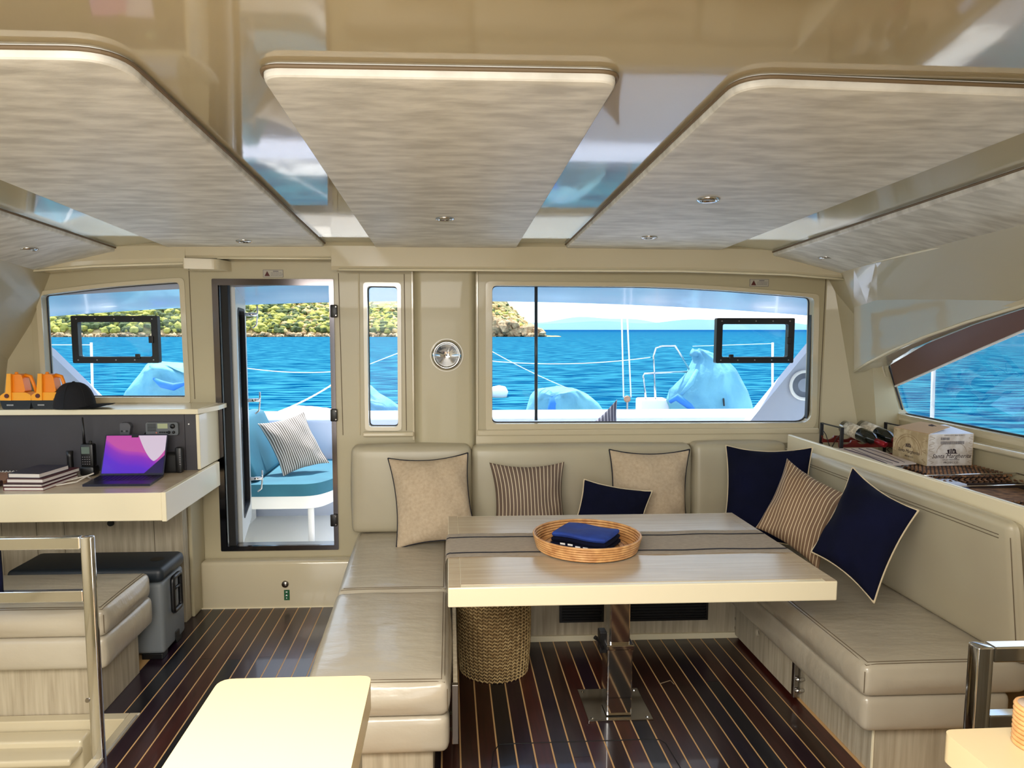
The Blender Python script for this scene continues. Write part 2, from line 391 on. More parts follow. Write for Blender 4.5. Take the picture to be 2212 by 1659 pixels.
# mast column
cx0, cx1 = -.172, .132
col = struct('trim_2', plate(NB(), rcorner([(cx0-.03, 4.152), (cx0, 4.10), (cx1, 4.10), (cx1+.022, 4.152)], [0, .02, .02, 0]), [], fZ(.85), 1.1), GELW, smooth=True, ang=.5)
for (xa, xb) in ((-.215, -.202), (.155, .168)): mk('bead', BX(xa, xb, 4.138, 4.151, .96, 1.93, .003), GEL, col)
# window sills
bm = NB(); box(bm, -.50, -.205, 4.115, 4.152, .985, 1.012, .008); box(bm, .16, 2.19, 4.115, 4.152, .985, 1.02, .008); box(bm, .155, 2.20, 4.128, 4.152, .93, .985)
struct('trim_3', bm, GEL)
# step box under the door
bm = NB(); box(bm, -1.43, -.42, 4.066, 4.15, -.02, .275, .02, 4)
step = struct('trim_4', bm, GEL, smooth=True, ang=.6)
mk('caulk', BX(-1.43, -.42, 4.060, 4.072, -.001, .006), CREAM, step)
mk('drain_socket', lathe(NB(), [(.0, -.008), (.018, -.008), (.02, -.003), (.02, .004)], PY(616, 1262, 4.062), 16, 'Y'), STL, step, smooth=True)
o = mk('sticker', BX(PY(613, 1275, 4.06).x, PY(625, 1275, 4.06).x, 4.0635, 4.066, PY(620, 1297, 4.06).z, PY(620, 1275, 4.06).z), mat('green_sticker', (18, 84, 48), .6), step, label='green rectangular sticker with white symbols')
for i, (zz, s) in enumerate(((1279, .010), (1286, .007), (1292, .005))):
    p = PY(619, zz, 4.0625); mk('symbol', BX(p.x-s/2, p.x+s/2, 4.0625, 4.064, p.z-.003, p.z+.003) if i != 1 else plate(NB(), [(p.x-.006, p.z-.004), (p.x+.006, p.z-.004), (p.x, p.z+.006)], [], fY(4.0625), .0015), WHT, o)
# door frame (polished) + hinges + seal
dr = struct('door_1', plate(NB(), rcorner([(DX0-.012, DZ0-.014), (DX1+.012, DZ0-.014), (DX1+.012, DZ1+.012), (DX0-.012, DZ1+.012)], .006, 2),
            [[(DX0+.022, DZ0+.014), (DX1-.014, DZ0+.014), (DX1-.014, DZ1-.024), (DX0+.022, DZ1-.024)]], fY(YW-.012), .02), mat('dark_chrome', (96, 92, 94), .12, metal=1))
mk('jamb', plate(NB(), [(DX0, DZ0), (DX1, DZ0), (DX1, DZ1), (DX0, DZ1)], [[(DX0+.012, DZ0+.01), (DX1-.01, DZ0+.01), (DX1-.01, DZ1-.012), (DX0+.012, DZ1-.012)]], fY(YW+.01), .075), STL, dr)
for y in (672, 897, 1124):
    a = PY(722, y, YW-.02)
    h = mk('hinge', BX(a.x-.022, a.x+.018, YW-.028, YW-.0125, a.z-.036, a.z+.036, .006), BLK, dr, smooth=True, ang=.6)
    for dz in (-.024, .024): mk('screw', lathe(NB(), [(0, -.001), (.004, -.001), (.004, .002)], (a.x+.01, YW-.0285, a.z+dz), 8, 'Y'), STL, h)
mk('seal', BX(DX0+.030, DX0+.072, YW+.0, YW+.05, DZ0+.01, DZ1-.01, .006), BLKR, dr)
# door leaf swung out
H = V((-1.262, YW+.07, 0)); E2 = V((-1.385, 4.87, 0)); dvec = (E2-H).normalized(); nv = V((dvec.y, -dvec.x, 0))
def fL(u, v, w): return H + dvec*u + V((0, 0, v)) + nv*w
Lw = (E2-H).length
cut = rcorner([(.10, DZ0+.12), (Lw-.10, DZ0+.12), (Lw-.10, DZ1-.14), (.10, DZ1-.14)], .06)
leaf = mk('leaf', plate(NB(), rcorner([(0, DZ0), (Lw, DZ0), (Lw, DZ1), (0, DZ1)], .03), [cut], fL, .035), mat('leaf_paint', (178, 182, 182), .35), dr)
cut2 = [(.10+(p[0]-.10)*(Lw-.3)/(Lw-.2)+.05, p[1]) for p in cut]
mk('gasket', plate(NB(), cut, [[((p[0]-Lw/2)*.86+Lw/2, (p[1]-1.1)*.975+1.1) for p in cut]], lambda u, v, w: fL(u, v, w-.002), .04), BLKR, leaf)
mk('pane', plate(NB(), cut, [], lambda u, v, w: fL(u, v, w+.014), .006), TGL, leaf)
for z in (1.70, 1.13, .60):
    p = fL(Lw-.05, z, .035)
    b = NB(); tube(b, [p, p+nv*.075], .012, n=10); tube(b, [p+nv*.078+V((0, 0, .055)), p+nv*.078+V((0, 0, 0)), p+nv*.07+V((0, 0, -.07)), p+nv*.045+V((0, 0, -.09))], .006, n=6)
    mk('dog_handle', b, CHR, leaf, smooth=True)
# warning stickers
for (cxp, cyp) in ((590, 591), (1640, 611)):
    p = PY(cxp, cyp, YW-.003); q = mk('sticker', BX(p.x-.056, p.x+.056, YW-.003, YW-.0005, p.z-.021, p.z+.021), mat('sticker_silver', (176, 170, 156), .5), wallf, label='rectangular warning sticker with dark red triangle')
    mk('rim', plate(NB(), [(p.x-.056, p.z-.021), (p.x+.056, p.z-.021), (p.x+.056, p.z+.021), (p.x-.056, p.z+.021)], [[(p.x-.054, p.z-.019), (p.x+.054, p.z-.019), (p.x+.054, p.z+.019), (p.x-.054, p.z+.019)]], fY(YW-.0036), .001), INKG, q)
    mk('triangle', plate(NB(), [(p.x-.048, p.z-.014), (p.x-.018, p.z-.014), (p.x-.033, p.z+.014)], [], fY(YW-.0045), .0015), mat('dark_red', (78, 18, 14), .6), q)
    b = NB(); box(b, p.x+.0, p.x+.03, YW-.0042, YW-.003, p.z+.010, p.z+.015)
    for r_ in range(3):
        x = p.x-.012
        while x < p.x+.046: w_ = random.uniform(.003, .009); box(b, x, x+w_, YW-.0042, YW-.003, p.z+.003-r_*.007, p.z+.0055-r_*.007); x += w_+.0025
    mk('print', b, INKG, q)
# crown beam at the front of the ceiling
bm = NB()
prof = [(4.04, 2.10), (4.005, 2.055), (4.0, 1.945), (4.012, 1.925), (4.16, 1.93), (4.16, 2.10)]
def extr(bm, prof, x0, x1, curve=lambda x: 0, n=1, mi=0):
    R_ = []
    for i in range(n+1):
        x = x0+(x1-x0)*i/n; R_.append([bm.verts.new((x, p[0], p[1]-curve(x))) for p in prof])
    for A, B in zip(R_, R_[1:]):
        for k in range(len(prof)): bm.faces.new([A[k], A[(k+1) % len(prof)], B[(k+1) % len(prof)], B[k]]).material_index = mi
    bm.faces.new(R_[0]).material_index = mi; bm.faces.new(R_[-1]).material_index = mi
crv = lambda x: .136*max(0, abs(x)-1.3)**2*.35
extr(bm, prof, -.64, 2.42, crv, 14)
prof2 = [(4.04, 2.10), (4.005, 2.055), (4.0, 2.0), (4.012, 1.985), (4.16, 1.99), (4.16, 2.10)]
extr(bm, prof2, -1.42, -.64, crv, 4)
prof3 = [(4.04, 2.10), (4.005, 2.055), (3.99, 1.985), (4.0, 1.955), (4.16, 1.95), (4.16, 2.10)]
extr(bm, prof3, -2.45, -1.42, crv, 6)
crown = struct('trim_5', bm, GEL)
bm = NB(); plate(bm, rcorner([(-1.42, 3.955), (-1.25, 4.0), (-1.22, 4.15), (-1.42, 4.15)], [.01, .03, 0, 0]), [], fZ(1.925), .055)
mk('bracket', bm, GEL, crown)
mk('bead', TB([(-.6, 3.995, 1.925), (.2, 3.995, 1.925), (1.3, 3.995, 1.925), (1.9, 3.995, 1.925-crv(1.9)), (2.35, 3.995, 1.925-crv(2.35))], .006, n=6), CREAM, crown, smooth=True)
mk('bead', TB([(-1.25, 3.998, 1.985), (-.64, 3.998, 1.985)], .005, n=6), CREAM, crown, smooth=True)
mk('bead', TB([(-2.42, 3.99, 1.955-crv(2.42)), (-1.9, 3.99, 1.955-crv(1.9)), (-1.42, 3.99, 1.955)], .006, n=6), CREAM, crown, smooth=True)
# ceiling shell
bm = NB(); nx, ny = 44, 30; g = []
for i in range(nx+1):
    x = -2.75+5.5*i/nx; row = []
    for j in range(ny+1):
        y = -1.6+5.72*j/ny
        row.append(bm.verts.new((x, y, zc(x, y)+.012 - (.10*max(0, (1.5-y))**2*.35 if y < 1.5 else 0))))
    g.append(row)
for i in range(nx):
    for j in range(ny): bm.faces.new([g[i][j], g[i+1][j], g[i+1][j+1], g[i][j+1]])
r = bmesh.ops.solidify(bm, geom=bm.faces[:], thickness=-.04)
ceil = struct('ceiling', bm, GELC, smooth=True, ang=.8)
# ceiling panels
def cpanel(outline, rad):
    o = rcorner(outline, rad, 8)
    xs = [p[0] for p in o]; ys = [p[1] for p in o]; cx = (min(xs)+max(xs))/2; cy = (min(ys)+max(ys))/2
    hx = (max(xs)-min(xs))/2; hy = (max(ys)-min(ys))/2
    def off(d): return [(cx+(p[0]-cx)*(hx-d)/hx, cy+(p[1]-cy)*(hy-d)/hy) for p in o]
    bm = NB()
    layers = [(0, .012), (0, -.006), (.002, -.013), (.005, -.0162), (.008, -.017)]
    R_ = [[bm.verts.new((p[0], p[1], zc(p[0], p[1])+dz)) for p in off(d)] for d, dz in layers]
    n = len(o)
    for A, B in zip(R_, R_[1:]):
        for k in range(n): bm.faces.new([A[k], A[(k+1) % n], B[(k+1) % n], B[k]])
    # inner grid fill by fan strips following ceiling curvature
    last = R_[-1]; lo = off(.008)
    for s in (.97, .9, .75, .5, .25):
        new = [bm.verts.new((cx+(p[0]-cx)*s, cy+(p[1]-cy)*s, zc(cx+(p[0]-cx)*s, cy+(p[1]-cy)*s)-.017)) for p in lo]
        for k in range(n): bm.faces.new([last[k], last[(k+1) % n], new[(k+1) % n], new[k]])
        last = new
    bm.faces.new(last)
    p_ = mk('ceiling_panel', bm, FAB, ceil, smooth=True, ang=.3)
    mk('panel_gap', tube(NB(), [(q[0], q[1], zc(q[0], q[1])+.004) for q in off(-.003)], .0045, n=6, closed=True), mat('gap_dark', (112, 94, 70), .6), p_)
    return p_
cpanel([(-.405, 1.62), (.377, 1.62), (.375, 4.03), (-.403, 4.03)], [.05, .05, .01, .01])
cpanel([(-1.50, 1.55), (-.672, 1.55), (-.678, 4.04), (-1.52, 4.04)], [.06, .10, .01, .01])
cpanel([(.652, 1.63), (1.545, 1.66), (1.52, 4.04), (.650, 4.04)], [.09, .05, .01, .01])
cpanel([(1.80, 1.5), (2.62, 1.5), (2.62, 4.02), (1.82, 4.02)], [.05, .02, .02, .02])
cpanel([(-2.62, 1.5), (-1.78, 1.5), (-1.79, 4.02), (-2.62, 4.02)], [.02, .05, .02, .02])
# bright edge moulding of the aft headliner
he = []
for x_ in (.15, .4, .7, 1.0, 1.3, 1.7):
    y_ = 1.26-.02*x_; he.append((x_, y_, zc(x_, y_)+.006-.035*(1.5-y_)**2))
mk('headliner_bead', TB(he, .009, n=8), CREAM, ceil, smooth=True)
# recessed lights
def pceil(x, y):
    d = ray(x, y); t = 1.0
    for _ in range(60):
        p = EYE+d*t; t += (zc(p.x, p.y)-.017-p.z)/max(.05, d.z+.039*d.y)*.7
    return EYE+d*t
LN = {0: 'round chrome ceiling light alone on the middle ceiling panel', 1: 'round chrome ceiling light on the panel over the door', 2: 'round chrome ceiling light at the far left edge',
      3: 'larger glowing ceiling light nearest the camera, right of centre', 4: 'small chrome ceiling light near the front edge above the big window', 5: 'round chrome ceiling light on the far right panel over the wine shelf'}
for i, (x, y, r_) in enumerate([(961, 472, .042), (527, 520, .042), (60, 537, .045), (1530, 430, .045), (1402, 512, .042), (1785, 556, .042)]):
    p = pceil(x, y)
    tl = thing('ceiling_light', LN[i], 'light', p, 'recessed ceiling lights')
    mk('bezel', lathe(NB(), [(r_*.66, .004), (r_*.66, -.006), (r_*.85, -.009), (r_, -.003), (r_, .004)], p, 24), CHR, tl, smooth=True)
    mk('lens', lathe(NB(), [(0, -.003), (r_*.5, -.003), (r_*.66, 0), (r_*.66, .003)], p, 20), mat('lamp_lens', (220, 225, 225), .2), tl, smooth=True)
# ---- side walls
def side(sg, name, wn):
    fx = lambda z: sg*(2.56-.433*(z-1.11)) if z > 1.11 else sg*2.56
    def fr(u, v, w): return V((fx(v)+sg*w, u, v))
    if sg > 0:
        pts = [(1905, 785), (1950, 897), (2212, 960)]
        def hp_(x, y):
            d = ray(x, y); t = 2.0
            for _ in range(40):
                p = EYE+d*t; t += (fx(p.z)-p.x)/(d.x+.433*d.z)*.8
            p = EYE+d*t; return (p.y, p.z)
        a, b = hp_(1905, 785), hp_(1938, 893)
        top = [hp_(*q) for q in ((2212, 660), (2090, 700), (1990, 740))]
        out = [(top[0][0]-.9, 1.79), (top[0][0]-.45, 1.77)]+top+[a, b, (b[0]-.9, b[1]-.008), (top[0][0]-.9, 1.10)]
        side.hp = hp_
    else: out = [(2.0, 1.78), (2.75, 1.70), (3.3, 1.56), (3.85, 1.40), (3.8, 1.12), (2.0, 1.11)]
    if sg < 0: out = [(1.0, 1.78)]+out[1:5]+[(1.0, 1.11)]
    hole = rcorner(out, .05, 4)
    bm = NB()
    plate(bm, [(-1.6, -.03), (4.2, -.03), (4.2, 1.11), (4.2, 2.15), (-1.6, 2.15), (-1.6, 1.11)], [hole], fr, .05)
    w = struct(name, bm, GELW)
    pane = struct(wn, plate(NB(), hole, [], lambda u, v, ww: fr(u, v, ww+.045), .006), GLASS)
    cx = sum(p[0] for p in hole)/len(hole); cz = sum(p[1] for p in hole)/len(hole)
    mk('window_frame', plate(NB(), [(cx+(p[0]-cx)*1.035, cz+(p[1]-cz)*1.10) for p in hole], [hole], lambda u, v, ww: fr(u, v, ww-.008), .012), GEL, pane)
    if sg > 0:
        # dark tint band following the arched top edge, a clear lower edge strip
        up_ = [hp_(*q) for q in ((2300, 640), (2212, 662), (2090, 702), (1990, 742), (1912, 788))]
        lo_ = [hp_(*q) for q in ((2300, 670), (2212, 704), (2090, 757), (1990, 802), (1922, 832))]
        up_ = [(up_[0][0]-.6, 1.80)]+up_; lo_ = [(lo_[0][0]-.6, 1.78)]+lo_
        b2 = NB(); plate(b2, up_+lo_[::-1], [], lambda u, v, ww: fr(u, v, ww+.03), .004)
        mk('tint_band', b2, TINT, pane)
        mk('edge_strip', TB([fr(p[0], p[1]-.006, .03) for p in lo_], .006, n=6), WHT, pane)
        mk('gasket', TB([fr(p[0]-.006, p[1]+.0, .034) for p in (a, b, (b[0]-.9, b[1]-.004))], .006, n=6), SEAL, pane)
    return w, fx
wr, fxR = side(1, 'wall_right', 'window_4')
wl, fxL = side(-1, 'wall_left', 'window_5')
# aft bulkhead with the cockpit opening, behind the camera
bm = NB(); plate(bm, [(-2.7, -1.05), (2.7, -1.05), (2.7, 2.3), (-2.7, 2.3)], [[(-1.6, .0), (.6, .0), (.6, 1.85), (-1.6, 1.85)]], fY(-1.70), .05)
struct('wall_back', bm, GELW)
# sill mouldings on the right
bm = NB(); box(bm, 2.50, 2.58, .5, 4.1, 1.035, 1.062, .008); struct('trim_6', bm, GEL)
bm = NB(); box(bm, 2.54, 2.58, .5, 4.1, .85, 1.035); struct('trim_7', bm, GELW)
# angled corner panels between bulkhead and sides
for sg, nm, xx in ((1, 'wall_corner_right', 2.215), (-1, 'wall_corner_left', -2.33)):
    bm = NB()
    q = [(xx, 4.149, -.03), (xx, 4.149, 2.05), (sg*2.30, 3.93, 2.05), (sg*2.555, 3.93, 1.11), (sg*2.555, 3.93, -.03)]
    A = [bm.verts.new(p) for p in q]; B = [bm.verts.new((p[0]+sg*.03, p[1]+.03, p[2])) for p in q]
    bm.faces.new(A); bm.faces.new(B)
    for i in range(5): bm.faces.new([A[i], A[(i+1) % 5], B[(i+1) % 5], B[i]])
    struct(nm, bm, GELW)
# arched valances over the side windows
def valance(sg, nm):
    ys = [-1.6, 0, .8, 1.4, 2.0, 2.5, 2.8, 3.1, 3.4, 3.65, 3.85, 3.97]
    def lowz(y):
        tab = [(-1.6, 1.78), (0, 1.80), (1.4, 1.80), (2.0, 1.79), (2.5, 1.745), (2.8, 1.70), (3.1, 1.638), (3.4, 1.565), (3.65, 1.49), (3.85, 1.42), (3.97, 1.365)]
        for (a, za), (b, zb) in zip(tab, tab[1:]):
            if a <= y <= b: return za+(zb-za)*(y-a)/(b-a)
        return tab[-1][1]
    bm = NB(); R_ = []
    for y in ys:
        zl = lowz(y); zcr = max(zl+.03, 1.90-.18*max(0, (y-2.8)/1.2)); xl = 2.30; zt = zc(2.2, y)-.01; xl += .14 if sg < 0 else 0
        sh = .0 
        pr = [(xl-.12-.0*y, zt+.03), (xl-.10, zt-.02), (xl-.02, zcr), (xl, zl), (xl+.03, zl-.004), (2.60, zl+.02), (2.60, zt+.03)]
        R_.append([bm.verts.new((sg*p[0], y+sh, p[1])) for p in pr])
    for A, B in zip(R_, R_[1:]):
        for k in range(len(A)): bm.faces.new([A[k], A[(k+1) % len(A)], B[(k+1) % len(A)], B[k]])
    bm.faces.new(R_[0]); bm.faces.new(R_[-1])
    o = struct(nm, bm, mat('valance_gloss', (196, 188, 166), .14, coat=.5) if sg > 0 else GELW)
    mk('bead', TB([(sg*(2.30 if sg > 0 else 2.44), y, lowz(y)-.004) for y in ys[2:]], .007, n=6), CREAM, o, smooth=True)
    mk('bead', TB([(sg*2.195, y, zc(2.2, y)-.022) for y in ys[2:]], .006, n=6), CREAM, o, smooth=True)
valance(1, 'trim_8'); valance(-1, 'trim_9')
# right shelf behind the sofa
struct('trim_10', BX(1.967, 2.53, .5, 4.10, .86, .905), mat('shelf_cream', (206, 196, 172), .4))
struct('trim_11', BX(1.942, 1.966, .8, 4.0, .90, 1.0, .005), CREAM)
# ================================================================ FIXED SEATING
def seamline(pts, parent, r=.0012):
    mk('seam', TB(pts, r, n=5), SEAM, parent)
ZT, ZM, ZB = .45, .33, .195
def seat_cushion(name, label, x0, x1, y0, y1, z0, z1, grp, warp=None, r=.03, puff=.012, seams=(), m=LEA, cat='cushion', wob=0):
    o = mk(name, softbox(x0, x1, y0, y1, z0, z1, r, puff, 12, warp, wob), m, None, smooth=True)
    tag(o, label, cat, grp)
    for s in seams: mk('seam', TB([warp(V(p)) if warp else V(p) for p in s], .0014, n=5), SEAM, o)
    return o
G1 = 'cream leather saloon cushions'
def wl_(p):   # left bench narrows slightly forward
    k = (p.x+.03)/(-.5)
    if p.x < -.2: p = V((p.x-(p.y-2.3)*.028, p.y, p.z))
    return p
def edge(x0, x1, y0, y1, z, i=.026, sides='wesn', jit=.0):
    z1 = z+.0035; hx, hy, r, pf = (x1-x0)/2, (y1-y0)/2, .03, .012
    def sz(x, y):
        tx = min(x-x0, x1-x); ty = min(y-y0, y1-y); d = 0
        for t_ in (tx, ty):
            if t_ < r: d += r-math.sqrt(max(0, r*r-(r-t_)**2))
        u = .86*(abs(x-(x0+x1)/2)/(hx-r)); v = .86*(abs(y-(y0+y1)/2)/(hy-r)); u = min(u, 1); v = min(v, 1)
        return z1-d+pf*(1-u*u)*(1-v*v)+.0004
    def ln(a, b): return [(a[0]+(b[0]-a[0])*k/16, a[1]+(b[1]-a[1])*k/16, sz(a[0]+(b[0]-a[0])*k/16, a[1]+(b[1]-a[1])*k/16)) for k in range(17)]
    L = []
    for d in (.016, .026):
        if 'e' in sides: L.append(ln((x1-d, y0+d), (x1-d, y1-d)))
        if 'w' in sides: L.append(ln((x0+d, y0+d), (x0+d, y1-d)))
        if 's' in sides: L.append(ln((x0+d, y0+d), (x1-d, y0+d)))
    if 'w' in sides: L += [[(x0+.007, y0+.007, z1-.025), (x0+.007, y0+.007, z1-.10)]]
    if 'e' in sides: L += [[(x1-.007, y0+.007, z1-.025), (x1-.007, y0+.007, z1-.10)]]
    return L
    L = []
    if 'e' in sides: L += [[(x1-i+d, y0+i, z), (x1-i+d, y1-i, z)] for d in (-.005, .005)]
    if 's' in sides: L += [[(x0+i, y0+i+d, z), (x1-i, y0+i+d, z)] for d in (-.005, .005)]
    if 'w' in sides: L += [[(x0+i+d, y0+i, z), (x0+i+d, y1-i, z)] for d in (-.005, .005)]
    if 'n' in sides: L += [[(x0+i, y1-i+d, z), (x1-i, y1-i+d, z)] for d in (-.005, .005)]
    return [[(p[0], p[1], p[2]) for p in l] for l in L]
seat_cushion('seat_cushion', 'cream leather seat cushion with wrinkles at the near end of the left bench', -.478, -.004, 2.25, 3.095, ZM, ZT, G1, wl_, seams=edge(-.478, -.004, 2.25, 3.095, ZT-.0035, sides='es'), wob=.0018)
seat_cushion('seat_cushion', 'cream leather seat cushion at the far end of the left bench, under the beige pillow', -.478, -.004, 3.105, 4.05, ZM, ZT, G1, wl_, seams=edge(-.478, -.004, 3.105, 4.05, ZT-.0035, sides='es'), wob=.001)
seat_cushion('seat_cushion', 'cream leather seat cushion of the forward bench, mostly hidden behind the table', .003, 1.41, 3.50, 4.0, ZM, ZT, G1)
seat_cushion('seat_cushion', 'long cream leather seat cushion of the right bench', 1.42, 2.02, 2.30, 3.98, ZM, ZT, G1, seams=edge(1.42, 2.02, 2.30, 3.98, ZT-.0035, sides='ws'))
def bench(name, label, plinth, band, seamx=None):
    t = thing(name, label, 'bench', ((plinth[0]+plinth[1])/2, (plinth[2]+plinth[3])/2, 0), None)
    mk('plinth', BX(*plinth, .0, ZB, .004), OAKV, t)
    mk('padded_band', softbox(*band, ZB, ZM-.002, .028, .006, 8, None, 0, True), LEA, t, smooth=True)
    return t
bench('left_bench', 'left bench base of pale wood with padded cream band, ending beside the counter', (-.46, -.06, 2.31, 4.05), (-.480, -.006, 2.262, 4.05))
t = bench('right_bench', 'right bench base of pale wood with padded cream band under the long cushion', (1.518, 1.94, 2.385, 4.05), (1.435, 1.97, 2.315, 3.54))
mk('corner_bead', TB([(1.518, 2.385, .002), (1.518, 2.385, ZB)], .005, n=6), CREAM, t)
t = thing('forward_bench', 'forward bench base with two black air grilles behind the table leg', 'bench', (.7, 3.8, 0))
mk('plinth', BX(.0, 1.50, 3.55, 4.05, .0, ZM-.003), OAKV, t)
mk('toe_trim', BX(.0, 1.50, 3.535, 3.552, .0, .03, .003), CREAM, t)
for (a, b) in ((.56, .79), (.86, 1.335)):
    v_ = mk('air_grille', plate(NB(), [(a, .10), (b, .10), (b, .262), (a, .262)], [[(a+.012, .112), (b-.012, .112), (b-.012, .25), (a+.012, .25)]], fY(3.538), .012), BLK, t)
    mk('backing', BX(a+.005, b-.005, 3.546, 3.55, .105, .257), BLKR, v_)
    for i in range(9): z = .118+i*.0155; mk('slat', BX(a+.012, b-.012, 3.539, 3.548, z, z+.005), BLK, v_)
# ---- backrests
def wback(p):  # lean back
    return V((p.x, p.y+(p.z-.45)*.05, p.z))
def wright(p): return V((p.x+(.95-p.z)*.125, p.y, p.z))
G2 = 'cream leather backrest cushions'
def bs(x0, x1, z=.905): return [[(x0+.03, 3.955, z+d), (x1-.03, 3.955, z+d)] for d in (0, .01)]
seat_cushion('backrest_cushion', 'cream backrest cushion at the left corner, beside the narrow window', -.555, .122, 3.985, 4.12, .452, .945, G2, wback, .035, .01, m=LEA2)
seat_cushion('backrest_cushion', 'wide cream backrest cushion behind the table in the middle', .128, 1.40, 4.0, 4.12, .452, .94, G2, wback, .035, .008, m=LEA2)
seat_cushion('backrest_cushion', 'cream backrest cushion in the right corner behind the navy pillow', 1.408, 1.95, 3.985, 4.12, .452, .95, G2, wback, .035, .008, m=LEA2)
def bsr(d): return [(1.887, 2.35, .905+d), (1.887, 3.65, .905+d)]
seat_cushion('backrest_cushion', 'long cream backrest cushion along the right side shelf', 1.878, 1.939, 2.27, 3.74, .452, .952, G2, wright, .029, .008, m=LEA2,
   seams=[[(1.874, 2.32, .90), (1.8735, 3.70, .90)], [(1.8735, 2.32, .888), (1.873, 3.70, .888)], [(1.882, 2.277, .5), (1.882, 2.277, .9)]])
# ---- slide boards beside the benches
t = thing('slide_board', 'pale wood board with round finger hole mounted low on the right bench side', 'board', (1.485, 3.2, 0))
mk('board', plate(NB(), rcorner([(2.915, .022), (3.53, .022), (3.53, .212), (3.38, .212), (3.30, .200), (2.915, .200)], .003, 1), [circ(3.27, .145, .020)], fX(1.478), .014), OAKV, t)
mk('edge_strip', BX(1.476, 1.496, 2.892, 2.914, .018, .203, .002), STL, t)
mk('shadow_gap', BX(1.476, 1.494, 2.90, 3.29, .2005, .208), BLK, t)  # black strip painted in for the shadow between board and padded band
mk('hole_backing', BX(1.4935, 1.4945, 3.24, 3.30, .115, .175), BLKR, t)
for y in (2.884, 3.535):
    for z in (.055, .105): mk('rod', TB([(1.478, y, z), (1.519, y, z)], .008, n=10), CHR, t, smooth=True)
t = thing('side_rail', 'upright steel edged rail on the inner side of the left bench', 'rail', (.02, 2.6, .2))
mk('rail', BX(.008, .024, 2.33, 3.1, .205, .405, .002), OAKV, t)
mk('edge_strip', BX(.004, .026, 2.312, 2.332, .20, .41, .002), STL, t)
for z in (.235, .295): mk('rod', TB([(-.03, 2.345, z), (.008, 2.345, z)], .007, n=8), CHR, t, smooth=True)
# ================================================================ TABLE
t = thing('dining_table', 'pale wood saloon table with cream edge on a polished steel column', 'table', (.7, 2.85, 0))
tx0, tx1, ty0, ty1 = -.008, 1.357, 2.38, 3.325
mk('tabletop', BX(tx0, tx1, ty0, ty1, .652, .722, .004), CREAM, t)
for (a, b) in ((ty0+.012, 2.846), (2.852, ty1-.012)):
    mk('inlay_panel', BX(tx0+.045, tx1-.045, a+.012, b-(.0), .7215, .7235, .0008), OAKH, t)
mk('frame_strip', BX(tx0+.002, tx0+.043, ty0+.002, ty1-.002, .7215, .7232), OAKH, t)
mk('frame_strip', BX(tx1-.043, tx1-.002, ty0+.002, ty1-.002, .7215, .7232), OAKH, t)
mk('base_plate', BX(.563, .832, 2.772, 3.03, 0, .008, .002), CHR, t)
for (a, b) in ((.583, 3.01), (.812, 3.01), (.583, 2.792), (.812, 2.792)): mk('bolt', lathe(NB(), [(.008, .006), (.007, .012), (0, .012)], (a, b, 0), 12), CHR, t)
mk('lower_column', BX(.643, .748, 2.80, 2.905, .008, .31, .006), CHR, t)
mk('upper_column', BX(.655, .738, 2.812, 2.893, .31, .652, .005), CHR, t)
cl = mk('collar', BX(.638, .753, 2.795, 2.91, .292, .314, .004), CHR, t)
b = NB(); box(b, .615, .645, 2.82, 2.87, .27, .36, .004); tube(b, [(.625, 2.80, .30), (.60, 2.78, .345), (.585, 2.775, .36)], [.007, .006, .009], n=8)
mk('clamp_handle', b, BLK, cl)
# runner
b = NB(); th = .0016
def runner(y0, y1, z, mat_, nm, parent, x0=-.012, x1=1.345, drop=.11, w=.0):
    b = NB(); pts = []
    for i in range(5): pts.append((x0-.006, .72-drop+drop*i/5))
    pts += [(x0-.004, .712), (x0+.0, .722), (x0+.012, z+.001)]
    n = 26
    for i in range(n+1): pts.append((x0+.02+(x1-x0-.02)*i/n, z+.0008*math.sin(i*1.3)))
    A = []
    for i, p in enumerate(pts):
        yw = .004*math.sin(i*.7)
        A.append([b.verts.new((p[0], y0+yw, p[1])), b.verts.new((p[0], y1+yw, p[1]))])
    for P, Q in zip(A, A[1:]): b.faces.new([P[0], Q[0], Q[1], P[1]])
    bmesh.ops.solidify(b, geom=b.faces[:], thickness=.0012)
    return mk(nm, b, mat_, parent, smooth=True, ang=.7)
rn = runner(2.70, 3.02, .7252, RUN, 'table_runner', None, x1=1.352); tag(rn, 'beige linen runner with two navy stripes laid along the table', 'runner')
for (a, b_) in ((2.745, 2.757), (2.955, 2.967)): runner(a, b_, .7268, NAVS, 'stripe', rn, x0=-.0135, x1=1.35)
# tray
tc_ = V((.55, 2.80, .727))
t = thing('rattan_tray', 'round rattan tray with coiled sides in the middle of the table', 'tray', tc_)
mk('tray_base', lathe(NB(), [(0, .001), (.195, .001), (.195, .008), (0, .008)], tc_, 40), RAT, t)
for i in range(6):
    r_ = .199+.0028*i; mk('coil', tube(NB(), [(tc_.x+r_*math.cos(a/48*6.2832), tc_.y+r_*math.sin(a/48*6.2832), tc_.z+.006+i*.0098) for a in range(48)], .0049, n=7, closed=True), RAT, t, smooth=True)
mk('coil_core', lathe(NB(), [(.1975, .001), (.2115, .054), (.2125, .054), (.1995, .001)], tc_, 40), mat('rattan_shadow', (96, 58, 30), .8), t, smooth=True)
b = NB()
for k in range(8): tube(b, [(tc_.x+(.03+.02*k)*math.cos(a/32*6.2832), tc_.y+(.03+.02*k)*math.sin(a/32*6.2832), tc_.z+.0085) for a in range(32)], .0022, n=4, closed=True)
mk('base_coils', b, mat('rattan_dark', (140, 96, 58), .5), t, kind='stuff')
